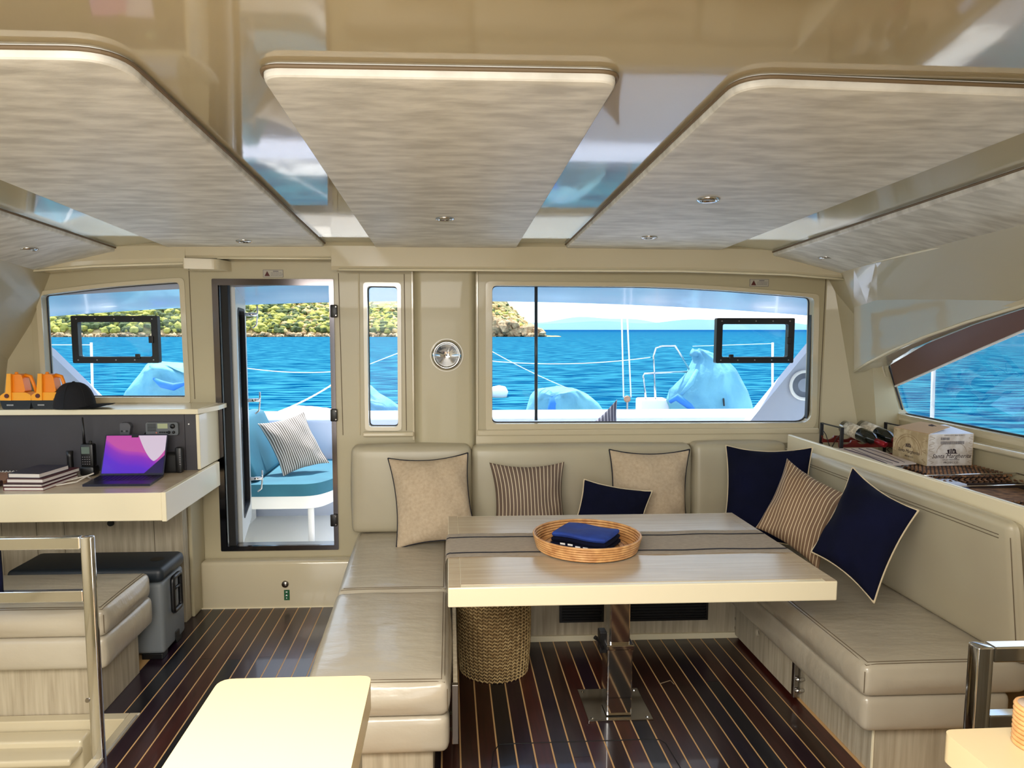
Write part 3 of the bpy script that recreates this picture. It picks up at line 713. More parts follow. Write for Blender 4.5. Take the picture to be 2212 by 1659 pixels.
# folded shirt
sh0 = V((.545, 2.80, .738)); a0 = math.radians(-32)
t = thing('folded_shirt', 'folded royal blue shirt with a bit of white print lying in the tray', 'clothing', sh0)
def shm(p): return V((sh0.x+p.x*math.cos(a0)-p.y*math.sin(a0), sh0.y+p.x*math.sin(a0)+p.y*math.cos(a0), p.z+sh0.z+.006*math.sin(p.x*30)*math.cos(p.y*25)*(p.z > .02)))
for i in range(3):
    s = 1-.02*i
    mk('fold', softbox(-.118*s, .118*s, -.088*s, .095*s, .0+i*.0195, .0192+i*.0195, .0094, .003, 6, shm), BLUE if i == 2 else NAVY, t, smooth=True)
for k in range(4):
    x_ = -.072+.032*k; mk('print', BX(x_, x_+.021, -.0895, -.0885, .014 if k < 2 else .010, .021 if k < 2 else .016, M=Matrix.Translation(sh0) @ Matrix.Rotation(a0, 4, 'Z')), WHT, t)
# ================================================================ PILLOWS
def pillow(name, label, BL, BR, TL, thick, m, pipe=None, grp=None, conc=.07, cat='pillow', n=20, sag=.0, stripe_w=1.0):
    thick *= 1.22; conc = conc+.045
    BL, BR, TL = V(BL), V(BR), V(TL); U_ = (BR-BL); Vv = (TL-BL); c = BL+U_*.5+Vv*.5; N_ = U_.cross(Vv).normalized()
    w = U_.length; h = Vv.length
    t = thing(name, label, cat, (c.x, c.y, min(BL.z, BR.z)), grp)
    def P(u, v, s):
        e1 = (1-v*v); e2 = (1-u*u)
        x = u*(1-conc*e1); y = v*(1-conc*e2)
        k = max(0, (1-u*u)*(1-v*v))**.55
        y -= sag*(1-u*u)*(v > 0)*v
        rip = (.007*math.sin(u*9+v*4)+.006*math.sin(v*8-u*5+1))*k*(1-k)*4+.004*math.sin(3*u-5*v+h*9)*k
        return c+U_*.5*x+Vv*.5*y+N_*(s*thick/2*k+rip)
    bm = NB(); uv = bm.loops.layers.uv.new('uv'); G = {}
    co = [math.sin((i/n-.5)*math.pi) for i in range(n+1)]
    for s in (1, -1):
        for i, u in enumerate(co):
            for j, v in enumerate(co):
                if s == -1 and (i in (0, n) or j in (0, n)): G[(s, i, j)] = G[(1, i, j)]
                else: G[(s, i, j)] = bm.verts.new(P(u, v, s))
        for i in range(n):
            for j in range(n):
                f = bm.faces.new([G[(s, i, j)], G[(s, i+1, j)], G[(s, i+1, j+1)], G[(s, i, j+1)]])
                for lp, (a, b) in zip(f.loops, ((i, j), (i+1, j), (i+1, j+1), (i, j+1))): lp[uv].uv = (co[a]*.5, co[b]*.5)
    mk('cover', bm, m, t, smooth=True)
    if pipe:
        L = [(-1, v) for v in co]+[(u, 1) for u in co[1:]]+[(1, v) for v in co[::-1][1:]]+[(u, -1) for u in co[::-1][1:-1]]
        mk('piping', tube(NB(), [P(u, v, 0) for u, v in L], .0042, n=6, closed=True), pipe, t, smooth=True)
    return t
GP = 'scatter pillows on the saloon benches'
zs = .462
pillow('scatter_pillow', 'beige linen pillow with dark piping leaning in the left corner', PY(856, 1186, 3.70), PY(1034, 1172, 3.72), PY(838, 990, 3.87), .15, LINEN, PIPEN, GP)
pillow('scatter_pillow', 'taupe striped pillow leaning on the middle backrest', (.235, 3.83, zs), (.655, 3.83, zs), PY(1057, 999, 3.93), .14, STRD, None, GP, conc=.09)
pillow('scatter_pillow', 'beige linen pillow with dark piping behind the small navy one', (.875, 3.86, zs), (1.325, 3.84, zs), PY(1316, 971, 3.93), .14, LINEN, PIPEN, GP)
pillow('scatter_pillow', 'small dark navy pillow with pale piping slumped behind the table', (.62, 3.66, .50), (.98, 3.62, zs-.02), (.72, 3.76, .80), .11, NAVY, PIPEC, GP, conc=.05)
pillow('scatter_pillow', 'navy pillow with pale piping at the back of the right corner', (1.42, 3.62, .48), (1.80, 3.42, .50), PY(1568, 962, 3.80), .15, NAVY, PIPEC, GP)
pillow('scatter_pillow', 'brown pillow with cream stripes between two navy pillows', PY(1632, 1140, 3.13), PY(1768, 1232, 2.90), PY(1700, 990, 3.24), .16, STRB, None, GP)
pillow('scatter_pillow', 'large navy pillow with cream piping nearest on the right bench', PY(1752, 1192, 2.84), PY(1888, 1302, 2.58), PY(1842, 1010, 2.90), .16, NAVY, PIPEC, GP)
# ================================================================ WOVEN BASKET
bc = V((.205, 3.27, 0))
t = thing('woven_basket', 'round braided jute basket standing on the floor under the table', 'basket', bc)
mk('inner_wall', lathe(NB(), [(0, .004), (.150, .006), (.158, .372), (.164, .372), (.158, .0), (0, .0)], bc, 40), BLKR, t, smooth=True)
nrow, ncol = 24, 44; vs_, fs_ = [], []
for r_ in range(nrow):
    z = .008+r_*.0157; R0 = .160+.012*math.sin(min(1, z/.2)*1.4)
    for c_ in range(ncol):
        for s in (0, 1):   # braid: two slanted strands per cell
            a = (c_+.5*s)/ncol*6.2832; da = .62/ncol*6.2832/2; dz = .0050*(1 if s else -1)
            base = len(vs_)
            for (ua, uz, ur) in ((-1, -1, 0), (1, -.2, 0), (1, 1, 0), (-1, .2, 0), (0, 0, 1)):
                aa = a+ua*da; rr = R0+.0045*ur
                vs_.append((bc.x+rr*math.cos(aa), bc.y+rr*math.sin(aa), z+uz*.0062+dz*ua))
            fs_ += [(base, base+1, base+4), (base+1, base+2, base+4), (base+2, base+3, base+4), (base+3, base, base+4)]
me = bpy.data.meshes.new('braid'); me.from_pydata(vs_, [], fs_); me.materials.append(JUTE); o = link('braid', me, t, 'stuff')
mk('rim', tube(NB(), [(bc.x+.170*math.cos(a/40*6.2832), bc.y+.170*math.sin(a/40*6.2832), .384) for a in range(40)], .009, n=8, closed=True), JUTE, t, smooth=True)
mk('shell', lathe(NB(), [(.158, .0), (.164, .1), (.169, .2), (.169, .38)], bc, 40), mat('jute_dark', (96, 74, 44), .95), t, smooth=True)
# ================================================================ BAROMETER
p = PY(965, 767, 4.10)
t = thing('barometer', 'round steel framed barometer on the column between the windows', 'barometer', p)
mk('back_plate', lathe(NB(), [(0, -.004), (.094, -.004), (.094, .001)], p, 40, 'Y'), GEL, t)
mk('case', lathe(NB(), [(.060, -.014), (.066, -.030), (.075, -.034), (.084, -.022), (.089, -.004)], p, 40, 'Y'), CHR, t, smooth=True)
mk('dial', lathe(NB(), [(0, -.012), (.062, -.012)], p, 32, 'Y'), mat('dial_silver', (96, 102, 100), .5), t)
b = NB()
for k in range(24):
    a = math.radians(-135+k*270/23); box(b, -.0008, .0008, -.0135, -.0125, .047, .055, M=Matrix.Translation(p) @ Matrix.Rotation(a, 4, 'Y'))
mk('scale_marks', b, INK, t, kind='stuff')
mk('needle', BX(-.0015, .0015, -.0150, -.0142, -.012, .043, M=Matrix.Translation(p) @ Matrix.Rotation(.12, 4, 'Y')), INK, t)
mk('boss', lathe(NB(), [(0, -.017), (.004, -.017), (.004, -.013)], p, 12, 'Y'), INK, t)
mk('glass', lathe(NB(), [(0, -.030), (.04, -.028), (.064, -.024)], p, 32, 'Y'), GLASS2, t, smooth=True)
# ================================================================ OPENING PORTS on the windows
for (x0, y0, x1, y1, lab) in ((155, 682, 346, 784, 'black framed opening port in the left window'), (1547, 687, 1711, 784, 'black framed opening port in the right window')):
    a = PY(x0, y0, YW+.03); b_ = PY(x1, y1, YW+.03); o1 = rcorner([(a.x, b_.z), (b_.x, b_.z), (b_.x, a.z), (a.x, a.z)], .008, 2)
    iw = .036
    t = thing('opening_port', lab, 'hatch', ((a.x+b_.x)/2, YW+.03, b_.z), 'opening ports')
    inn = rcorner([(a.x+iw, b_.z+iw), (b_.x-iw, b_.z+iw), (b_.x-iw, a.z-iw), (a.x+iw, a.z-iw)], .01, 3)
    mk('frame', plate(NB(), o1, [inn], fY(YW+.015), .04), BLK, t)
    mk('pane', plate(NB(), inn, [], fY(YW+.064), .003), GLASS, t)
    zm = (a.z+b_.z)/2
    mk('latch', BX(b_.x-iw-.012, b_.x-iw+.012, YW, YW+.016, zm-.02, zm+.02, .003), BLK, t)
    mk('latch', BX(a.x+iw+.04 if x0 > 999 else b_.x-iw-.09, a.x+iw+.065 if x0 > 999 else b_.x-iw-.065, YW, YW+.016, b_.z+iw-.01, b_.z+iw+.016, .003), BLK, t)
    for i in range(5):
        for zz in (a.z-iw/2, b_.z+iw/2):
            mk('screw', lathe(NB(), [(0, -.0015), (.004, -.0015), (.004, .001)], (a.x+.03+i*(b_.x-a.x-.06)/4, YW+.015, zz), 8, 'Y'), STL, t)
# dark spar outside behind the glass + shade at right edge
t = tag(mk('window_mullion', TB([PY(1158, 618, 4.24), PY(1158, 908, 4.24)], .010, n=10), mat('mullion_dark', (50, 60, 68), .3, metal=.4), smooth=True), 'thin dark vertical bar standing behind the big window glass', 'bar')
t = tag(mk('roller_shade_edge', BX(PY(1748, 690, 4.19).x, PY(1753, 690, 4.19).x+.012, 4.165, 4.20, PY(1748, 905, 4.19).z, PY(1748, 680, 4.19).z, .003), BLK), 'black strip along the right edge of the big window', 'strip')
# ================================================================ NAVIGATION STATION (left)
DZ, DF = .856, 3.30
t = thing('chart_desk', 'pale chart desk with deep cream front under the left window', 'desk', (-1.9, 3.7, 0))
mk('desk_top', BX(-2.5, -1.315, DF+.005, 3.845, DZ-.02, DZ, .002), OAKH, t)
mk('front_panel', BX(-2.5, -1.318, DF-.012, DF+.006, DZ-.128, DZ+.002, .003), CREAM, t)
mk('side_panel', BX(-1.318, -1.296, DF-.014, 4.06, DZ-.132, DZ+.004, .003), CREAM, t)
mk('underside', BX(-2.5, -1.318, DF+.006, 3.87, DZ-.12, DZ-.105), OAKV, t)
mk('round_socket', lathe(NB(), [(0, -.01), (.016, -.01), (.018, 0)], (PY(240, 1131, 3.87).x, 3.868, .565), 12, 'Y'), BLK, t)
t = thing('desk_cabinet', 'pale wood cabinet panels with vertical joints under the chart desk', 'cabinet', (-2.0, 3.95, 0))
xs = [-2.5, -2.40, -2.218, -2.073, -1.60, -1.446]
for a, b in zip(xs, xs[1:]): mk('panel', BX(a+.0015, b-.0015, 3.88, 3.90, 0, DZ-.12, .001), OAKV, t)
mk('end_panel', BX(-1.462, -1.446, 3.902, 4.064, 0, DZ-.12, .001), OAKV, t)
mk('corner_post', BX(-1.446, -1.425, 3.95, 4.149, 0, 1.16, .008), GELW, t)
t = thing('instrument_niche', 'dark grey instrument fascia above the chart desk with cream end post', 'panel', (-2, 3.9, DZ))
mk('fascia', BX(-2.5, -1.40, 3.835, 3.85, DZ, 1.155), DARK, t)
mk('fascia_strip', BX(-1.397, -1.338, 3.833, 3.85, DZ, 1.155), DARK, t)
mk('end_post', BX(-1.336, -1.318, 3.82, 4.14, DZ+.005, 1.155, .004), CREAM, t)
mk('led', lathe(NB(), [(0, -.003), (.004, -.003), (.004, .001)], PY(408, 916, 3.834), 8, 'Y'), WHT, t)
sh = mk('chart_shelf', BX(-2.5, -1.318, 3.81, 4.145, 1.157, 1.185, .004), CREAM); tag(sh, 'cream ledge over the dark fascia carrying the lanterns and cap', 'shelf')
mk('angled_end', plate(NB(), [(-1.318, 3.81), (-1.27, 4.0), (-1.27, 4.14), (-1.318, 4.14)], [], fZ(1.159), .024), CREAM, sh)
# VHF radio and microphone
p = PY(351, 926, 3.82)
t = thing('marine_radio', 'grey marine radio set with pale screen mounted on the fascia', 'radio', p)
mk('body', plate(NB(), rcorner([(p.x-.083, p.z-.034), (p.x+.083, p.z-.034), (p.x+.083, p.z+.034), (p.x-.083, p.z+.034)], .012), [], fY(3.812), .022), GREY, t)
mk('screen', BX(p.x-.022, p.x+.030, 3.8105, 3.813, p.z+.002, p.z+.028), mat('lcd', (168, 176, 140), .3), t)
b = NB()
for i in range(7): box(b, p.x-.074, p.x-.030, 3.8108, 3.813, p.z-.012+i*.006, p.z-.009+i*.006)
mk('speaker_slots', b, BLK, t, kind='stuff')
mk('dial', lathe(NB(), [(0, -.008), (.012, -.008), (.013, .0)], (p.x+.056, 3.8118, p.z+.014), 16, 'Y'), BLK, t, smooth=True)
for dx in (.036, .060): mk('knob', lathe(NB(), [(0, -.006), (.007, -.006), (.008, 0)], (p.x+dx, 3.8118, p.z-.018), 12, 'Y'), BLK, t, smooth=True)
for i in range(4): mk('button', BX(p.x-.014+i*.011, p.x-.006+i*.011, 3.810, 3.8125, p.z-.022, p.z-.014), BLK, t)
mk('red_button', lathe(NB(), [(0, -.003), (.004, -.003), (.004, 0)], (p.x-.028, 3.8118, p.z-.02), 8, 'Y'), mat('coral', (210, 120, 100), .5), t)
mk('cord', TB([(p.x-.08, 3.83, p.z-.01), (p.x-.093, 3.815, p.z-.03), (p.x-.092, 3.82, p.z-.07)], .004, n=6), BLK, t)
p = PY(272, 927, 3.82)
t = thing('radio_microphone', 'small dark fist microphone clipped to the fascia left of the radio', 'microphone', p)
mk('body', plate(NB(), rcorner([(p.x-.022, p.z-.034), (p.x+.022, p.z-.036), (p.x+.034, p.z+.02), (p.x+.02, p.z+.036), (p.x-.022, p.z+.034)], .010), [], fY(3.800), .034), mat('mic_grey', (82, 82, 88), .5), t)
for i in range(3): mk('button', lathe(NB(), [(0, -.002), (.005, -.002), (.005, .0)], (p.x-.012+.013*i, 3.7998, p.z-.008), 8, 'Y'), INKG if i == 1 else BLK, t)
# handheld radio
p = PY(192, 1015, 3.72); p.z = DZ
t = thing('handheld_radio', 'black handheld radio with long antenna standing on the chart desk', 'radio', p)
mk('body', BX(p.x-.030, p.x+.034, 3.70, 3.745, DZ+.045, DZ+.165, .01), BLK, t, smooth=True, ang=.6)
mk('cradle', BX(p.x-.034, p.x+.038, 3.69, 3.76, DZ, DZ+.05, .012), BLK, t, smooth=True, ang=.6)
mk('antenna', TB([(p.x-.016, 3.72, DZ+.16), (p.x-.017, 3.72, DZ+.22), (p.x-.018, 3.72, DZ+.30)], [.008, .006, .004], n=8), BLK, t, smooth=True)
mk('knob', lathe(NB(), [(.008, .165), (.008, .178), (0, .178)], (p.x+.014, 3.722, DZ), 10), BLK, t)
mk('screen', BX(p.x-.022, p.x+.018, 3.6985, 3.701, DZ+.115, DZ+.15), mat('lcd_dark', (96, 112, 104), .3), t)
b = NB()
for i in range(4):
    for j in range(4): box(b, p.x-.020+i*.011, p.x-.015+i*.011, 3.6985, 3.7005, DZ+.060+j*.012, DZ+.064+j*.012)
mk('keys', b, INKG, t, kind='stuff')
t = thing('small_torch', 'short black torch standing behind the books', 'torch', (PY(152, 1000, 3.76).x, 3.76, DZ))
q = t.location; mk('body', lathe(NB(), [(0, 0), (.020, 0), (.016, .03), (.015, .09), (.017, .12), (0, .12)], q, 16), BLK, t, smooth=True)
q = V((-1.445, 3.79, DZ))
t = thing('black_pouch', 'black zipped pouch and spare handset beside the laptop', 'pouch', q)
mk('body', softbox(-1.50, -1.415, 3.755, 3.825, DZ, DZ+.10, .012, .006, 5), BLKR, t, smooth=True)
mk('handset', BX(-1.425, -1.392, 3.75, 3.785, DZ, DZ+.135, .008), BLK, t, smooth=True, ang=.6)
b = NB()
for j in range(6): box(b, -1.402, -1.394, 3.7485, 3.7505, DZ+.045+j*.012, DZ+.049+j*.012)
mk('keys', b, INKG, t)
# laptop
lp = [V((-1.745, 3.445, DZ)), V((-1.43, 3.445, DZ)), V((-1.45, 3.66, DZ)), V((-1.765, 3.66, DZ))]
t = thing('laptop', 'open dark laptop showing a purple and pink wallpaper', 'laptop', (-1.6, 3.55, DZ))
SPG = mat('laptop_grey', (44, 46, 62), .35, metal=.5)
bm = NB(); A = [bm.verts.new(p) for p in lp]; B = [bm.verts.new(p+V((0, 0, .011))) for p in lp]
bm.faces.new(A); bm.faces.new(B)
for i in range(4): bm.faces.new([A[i], A[(i+1) % 4], B[(i+1) % 4], B[i]])
base_ = mk('base', bm, SPG, t)
b = NB(); kx, ky = (lp[1]-lp[0]), (lp[3]-lp[0])
for i in range(14):
    for j in range(5):
        o_ = lp[0]+kx*(.07+.062*i)+ky*(.42+.105*j); c_ = V((o_.x+.0075, o_.y+.008, DZ+.0115)); box(b, c_.x-.0085, c_.x+.0085, c_.y-.0095, c_.y+.0095, DZ+.011, DZ+.0122)
mk('keys', b, BLK, base_, kind='stuff')
mk('trackpad', BX(-1.65, -1.54, 3.455, 3.52, DZ+.011, DZ+.0115), mat('pad', (38, 40, 54), .3), base_)
L0, L1 = lp[3]+V((.0, 0, .008)), lp[2]+V((0, 0, .008)); lu = V((.0, .085, .205)).normalized(); lr = (L1-L0).normalized(); ln = lr.cross(lu)
def fS(u, v, w): return L0+lr*u+lu*v-ln*w*-1
lw = (L1-L0).length
lid = mk('lid', plate(NB(), rcorner([(0, 0), (lw, 0), (lw, .215), (0, .215)], .006, 2), [], lambda u, v, w: L0+lr*u+lu*v-ln*w, .005), SPG, t)
sm = bpy.data.materials.new('wallpaper'); sm.use_nodes = True; n = sm.node_tree; bs_ = n.nodes['Principled BSDF']
tcn = n.nodes.new('ShaderNodeTexCoord'); sp = n.nodes.new('ShaderNodeSeparateXYZ'); n.links.new(tcn.outputs['UV'], sp.inputs[0])
def mth(op, a, b=None):
    q_ = n.nodes.new('ShaderNodeMath'); q_.operation = op
    for i, v in enumerate((a, b)):
        if v is None: continue
        if isinstance(v, (int, float)): q_.inputs[i].default_value = v
        else: n.links.new(v, q_.inputs[i])
    return q_.outputs[0]
U_, V_ = sp.outputs['X'], sp.outputs['Y']
f1 = mth('ADD', mth('MULTIPLY', V_, 1.1), mth('MULTIPLY', U_, .75))
f1 = mth('ADD', f1, mth('MULTIPLY', mth('SINE', mth('MULTIPLY', U_, 6.5)), .10))
rr_ = n.nodes.new('ShaderNodeValToRGB'); n.links.new(f1, rr_.inputs[0]); els = rr_.color_ramp.elements
els[0].position = .1; els[0].color = lin((58, 18, 168)); els[1].position = 1; els[1].color = lin((158, 66, 140))
for p_, c_ in ((.55, (76, 24, 172)), (.85, (112, 34, 160)), (1.0, (150, 58, 150))): e_ = els.new(min(p_, .99)); e_.color = lin(c_)
fg = mth('ADD', mth('MULTIPLY', mth('POWER', mth('ABSOLUTE', mth('SUBTRACT', U_, .83)), 1.5), 4.2), .32)
gm = mth('GREATER_THAN', V_, fg)
mxx = n.nodes.new('ShaderNodeMix'); mxx.data_type = 'RGBA'; n.links.new(gm, mxx.inputs[0]); n.links.new(rr_.outputs[0], mxx.inputs[6]); mxx.inputs[7].default_value = lin((176, 164, 184))
dk = mth('GREATER_THAN', mth('SUBTRACT', mth('MULTIPLY', U_, 1.55), V_), 1.08)
mx3 = n.nodes.new('ShaderNodeMix'); mx3.data_type = 'RGBA'; n.links.new(dk, mx3.inputs[0]); n.links.new(mxx.outputs[2], mx3.inputs[6]); mx3.inputs[7].default_value = lin((24, 16, 66))
n.links.new(mx3.outputs[2], bs_.inputs['Base Color']); n.links.new(mx3.outputs[2], bs_.inputs['Emission Color']); bs_.inputs['Emission Strength'].default_value = .28; bs_.inputs['Roughness'].default_value = .2
bm = NB(); uvl = bm.loops.layers.uv.new('uv')
cs = [(.006, .012), (lw-.006, .012), (lw-.006, .209), (.006, .209)]
f = bm.faces.new([bm.verts.new(L0+lr*u+lu*v+ln*.0008) for u, v in cs])
for lp_, c_ in zip(f.loops, ((0, 0), (1, 0), (1, 1), (0, 1))): lp_[uvl].uv = c_
f.normal_update()
me = bpy.data.meshes.new('screen'); bm.to_mesh(me); bm.free(); me.materials.append(sm); link('screen', me, lid)
mk('camera_notch', plate(NB(), [(lw*.42, .199), (lw*.53, .199), (lw*.53, .209), (lw*.42, .209)], [], lambda u, v, w: L0+lr*u+lu*v+ln*(.0009+w), .0006), BLK, lid)
ca = mk('charging_cable', TB([(-1.765, 3.58, DZ+.006), (-1.775, 3.55, DZ+.03), (-1.80, 3.50, DZ+.012), (-1.87, 3.46, DZ+.005), (-1.90, 3.48, DZ+.005), (-1.88, 3.55, DZ+.005), (-1.80, 3.62, DZ+.02), (-1.775, 3.62, DZ+.03)], .0035, n=8), mat('cable_white', (214, 208, 196), .5), smooth=True)
tag(ca, 'white charging cable looping between the books and the laptop', 'cable')
# books
def book(name, label, x0, x1, y0, y1, z, h, m, rot=0, grp='notebooks stacked on the chart desk'):
    c = V(((x0+x1)/2, (y0+y1)/2, z)); t = thing(name, label, 'book', (0, 0, 0), grp); hx, hy = (x1-x0)/2, (y1-y0)/2
    mk('cover', BX(-hx, hx, -hy, hy, h-.002, h), m, t); mk('cover', BX(-hx, hx, -hy, hy, 0, .002), m, t)
    mk('spine', BX(-hx, -hx+.002, -hy, hy, .002, h-.002), m, t); mk('pages', BX(-hx+.0021, hx-.003, -hy+.003, hy-.003, .0021, h-.0021), PAPER, t)
    t.location = c; t.rotation_euler = (0, 0, math.radians(rot)); return t
bx_, by_ = -2.01, 3.50
book('notebook', 'burgundy notebook at the bottom of the stack', -2.06, -1.875, 3.37, 3.66, DZ, .016, BOOKM[3], -3)
book('notebook', 'plum notebook second from the bottom of the stack', -2.065, -1.88, 3.375, 3.66, DZ+.0165, .013, BOOKM[2], -4)
book('notebook', 'maroon notebook under the navy one', -2.06, -1.885, 3.40, 3.69, DZ+.030, .019, BOOKM[1], -5)
nb = book('notebook', 'navy blue notebook on top of the stack', -2.065, -1.91, 3.42, 3.64, DZ+.0495, .022, BOOKM[0], -6)
mk('ribbon', BX(.03, .034, -.1115, -.109, .004, .012), BLK, nb)
t = thing('spiral_notebook', 'spiral bound notebook lying behind the stack at the left edge', 'notebook', (-2.28, 3.64, DZ), 'notebooks stacked on the chart desk')
mk('cover', BX(-2.42, -2.14, 3.50, 3.72, DZ, DZ+.02, .002), mat('brown_cover', (150, 110, 84), .6), t)
b = NB()
for i in range(14): x_ = -2.38+.017*i; tube(b, [(x_, 3.725+.010*math.cos(a), DZ+.014+.012*math.sin(a)) for a in [k/8*6.283 for k in range(8)]], .0018, n=4, closed=True)
mk('spiral', b, WHT, t, kind='stuff')
t = thing('leather_case', 'dark brown flat case cut by the left edge of the desk', 'case', (-2.3, 3.42, DZ))
mk('body', BX(-2.50, -2.135, 3.34, 3.49, DZ, DZ+.028, .006), mat('brown_case', (70, 44, 42), .5), t, smooth=True, ang=.6)
mk('tie', TB([(-2.2, 3.335, DZ+.005), (-2.14, 3.325, DZ+.004), (-2.12, 3.31, DZ+.008)], .003, n=6), BOOKM[3], t)
# lanterns
def lantern(p, label):
    t = thing('safety_lantern', label, 'lantern', p, 'orange safety lanterns'); x, y, z = p
    bm = NB(); prof = [(-.07, 0), (.066, 0), (.078, .045), (-.083, .045)]
    plate(bm, rcorner([(x+a, z+b_) for a, b_ in prof], .006, 2), [], fY(y-.04), .08); mk('base', bm, BLK, t)
    mk('collar', plate(NB(), rcorner([(x-.083, z+.0455), (x+.078, z+.0455), (x+.074, z+.075), (x+.048, z+.088), (x-.055, z+.088), (x-.080, z+.072)], .006, 2), [], fY(y-.038), .076), ORG2, t)
    mk('housing', plate(NB(), rcorner([(x-.052, z+.0885), (x+.045, z+.0885), (x+.030, z+.182), (x-.034, z+.182)], .014, 3), [], fY(y-.030), .060), ORG, t, smooth=True, ang=.5)
    mk('front_rib', plate(NB(), [(x-.054, z+.046), (x-.022, z+.046), (x-.016, z+.186), (x-.036, z+.186)], [], fY(y-.046), .012), ORG2, t)
    mk('handle', TB([(x+.030, y, z+.176), (x+.060, y, z+.168), (x+.072, y, z+.13), (x+.084, y, z+.085)], [.010, .010, .009, .008], n=8), ORG, t, smooth=True)
    mk('button', lathe(NB(), [(0, -.003), (.011, -.003), (.012, .002)], (x-.042, y-.047, z+.070), 14, 'Y'), mat('button_brown', (88, 30, 20), .5), t)
    mk('hook', lathe(NB(), [(.010, 0), (.008, .012), (0, .014)], (x-.012, y, z+.180), 10), ORG, t, smooth=True)
    b = NB()
    for i in range(5): box(b, x-.048+i*.007, x-.043+i*.007, y-.0412, y-.0398, z+.018, z+.025)
    mk('print', b, mat('label_grey', (170, 170, 170), .5), t)
lantern((-2.262, 3.885, 1.1855), 'orange and black safety lantern at the far left end of the ledge')
lantern((-2.105, 3.885, 1.1855), 'orange and black safety lantern next to the black cap')
# cap
cp = V((-1.962, 3.88, 1.186)); t = thing('baseball_cap', 'black baseball cap lying on the ledge with its peak to the right', 'cap', cp)
CAPM = mat('cap_black', (16, 16, 22), .9, bump=(60, .3, .002))
bm = NB(); R_ = []
for i in range(9):
    ph = i/8*math.pi/2; rr_c = math.cos(ph)**.75; ring_ = []
    for k in range(28):
        a = 2*math.pi*k/28; ring_.append(bm.verts.new((cp.x-.02+.102*rr_c*math.cos(a)-.02*math.sin(ph)*0, cp.y+.088*rr_c*math.sin(a), cp.z+.002+.135*math.sin(ph)**1.05+.004*math.sin(6*a)*rr_c*(1-rr_c))))
    R_.append(ring_)
for A, B in zip(R_, R_[1:]):
    for k in range(28): bm.faces.new([A[k], A[(k+1) % 28], B[(k+1) % 28], B[k]])
bmesh.ops.remove_doubles(bm, verts=bm.verts[:], dist=.0005)
mk('crown', bm, CAPM, t, smooth=True)
bm = NB(); n1 = 14; A, B = [], []
for k in range(n1+1):
    a = -1.25+2.5*k/n1
    A.append(bm.verts.new((cp.x-.02+.094*math.cos(a), cp.y+.084*math.sin(a), cp.z+.022-.016*abs(math.sin(a)))));  B.append(bm.verts.new((cp.x+.02+.165*math.cos(a*.8), cp.y+.084*math.sin(a), cp.z+.026-.022*(math.sin(a))**2)))
for k in range(n1): bm.faces.new([A[k], A[k+1], B[k+1], B[k]])
bmesh.ops.solidify(bm, geom=bm.faces[:], thickness=.004)
mk('peak', bm, CAPM, t, smooth=True, ang=.7)
mk('top_button', lathe(NB(), [(.009, 0), (.006, .007), (0, .008)], (cp.x-.02, cp.y, cp.z+.135), 12), CAPM, t, smooth=True)
for k in range(4):
    a = .4+k*math.pi/3
    mk('crown_seam', TB([(cp.x-.02+.103*math.cos(ph)**.75*math.cos(a+3.14), cp.y+.089*math.cos(ph)**.75*math.sin(a+3.14), cp.z+.003+.135*math.sin(ph)**1.05) for ph in [i/8*1.55 for i in range(9)]], .0012, n=4), BLKR, t)
# ---- navigation seat
seat_cushion('seat_cushion', 'cream leather seat cushion in front of the chart desk', -2.5, -1.388, 2.855, 3.31, .362, .482, 'cream leather saloon cushions', seams=edge(-2.5, -1.388, 2.855, 3.31, .4785, sides='es'), m=LEA)
t = thing('chart_bench', 'pale wood seat base with padded cream band in front of the chart desk', 'seat', (-1.9, 3.1, 0))
mk('plinth', BX(-2.5, -1.455, 2.935, 3.30, .0, .222, .003), OAKV, t)
mk('end_edging', BX(-1.478, -1.452, 2.930, 2.936, .0, .222), mat('raw_edge', (196, 160, 118), .6), t)
mk('padded_band', softbox(-2.5, -1.395, 2.865, 3.34, .222, .360, .028, .008, 8, None, 0, True), LEA, t, smooth=True)
# cool box
t = thing('cool_box', 'grey cool box with dark lid and black side handle behind the seat', 'cooler', (-1.7, 3.58, 0))
mk('body', BX(-2.1, -1.385, 3.42, 3.70, .03, .385, .02, 3), COOL, t, smooth=True, ang=.6)
mk('lid', BX(-2.11, -1.378, 3.41, 3.71, .387, .46, .028, 4), COOLD, t, smooth=True, ang=.6)
mk('lid_dimple', lathe(NB(), [(0, .001), (.03, .001), (.034, .003)], (-1.46, 3.56, .458), 20), BLK, t)
hb = NB(); tube(hb, rcorner([(0, 0), (.10, 0), (.10, .17), (0, .17)], .02, 3) and [(-1.366, 3.50+p_[0], .21+p_[1]) for p_ in rcorner([(0, 0), (.10, 0), (.10, .17), (0, .17)], .02, 3)], .012, n=8, closed=True)
tube(hb, [(-1.366, 3.50, .32), (-1.366, 3.60, .32)], .008, n=6)
mk('handle', hb, BLK, t, smooth=True)
mk('foot', BX(-1.50, -1.40, 3.43, 3.50, 0, .03, .004), BLK, t); mk('foot', BX(-1.50, -1.40, 3.62, 3.69, 0, .03, .004), BLK, t)
mk('drain_plug', BX(-1.388, -1.378, 3.555, 3.60, .04, .085, .003), BLK, t)
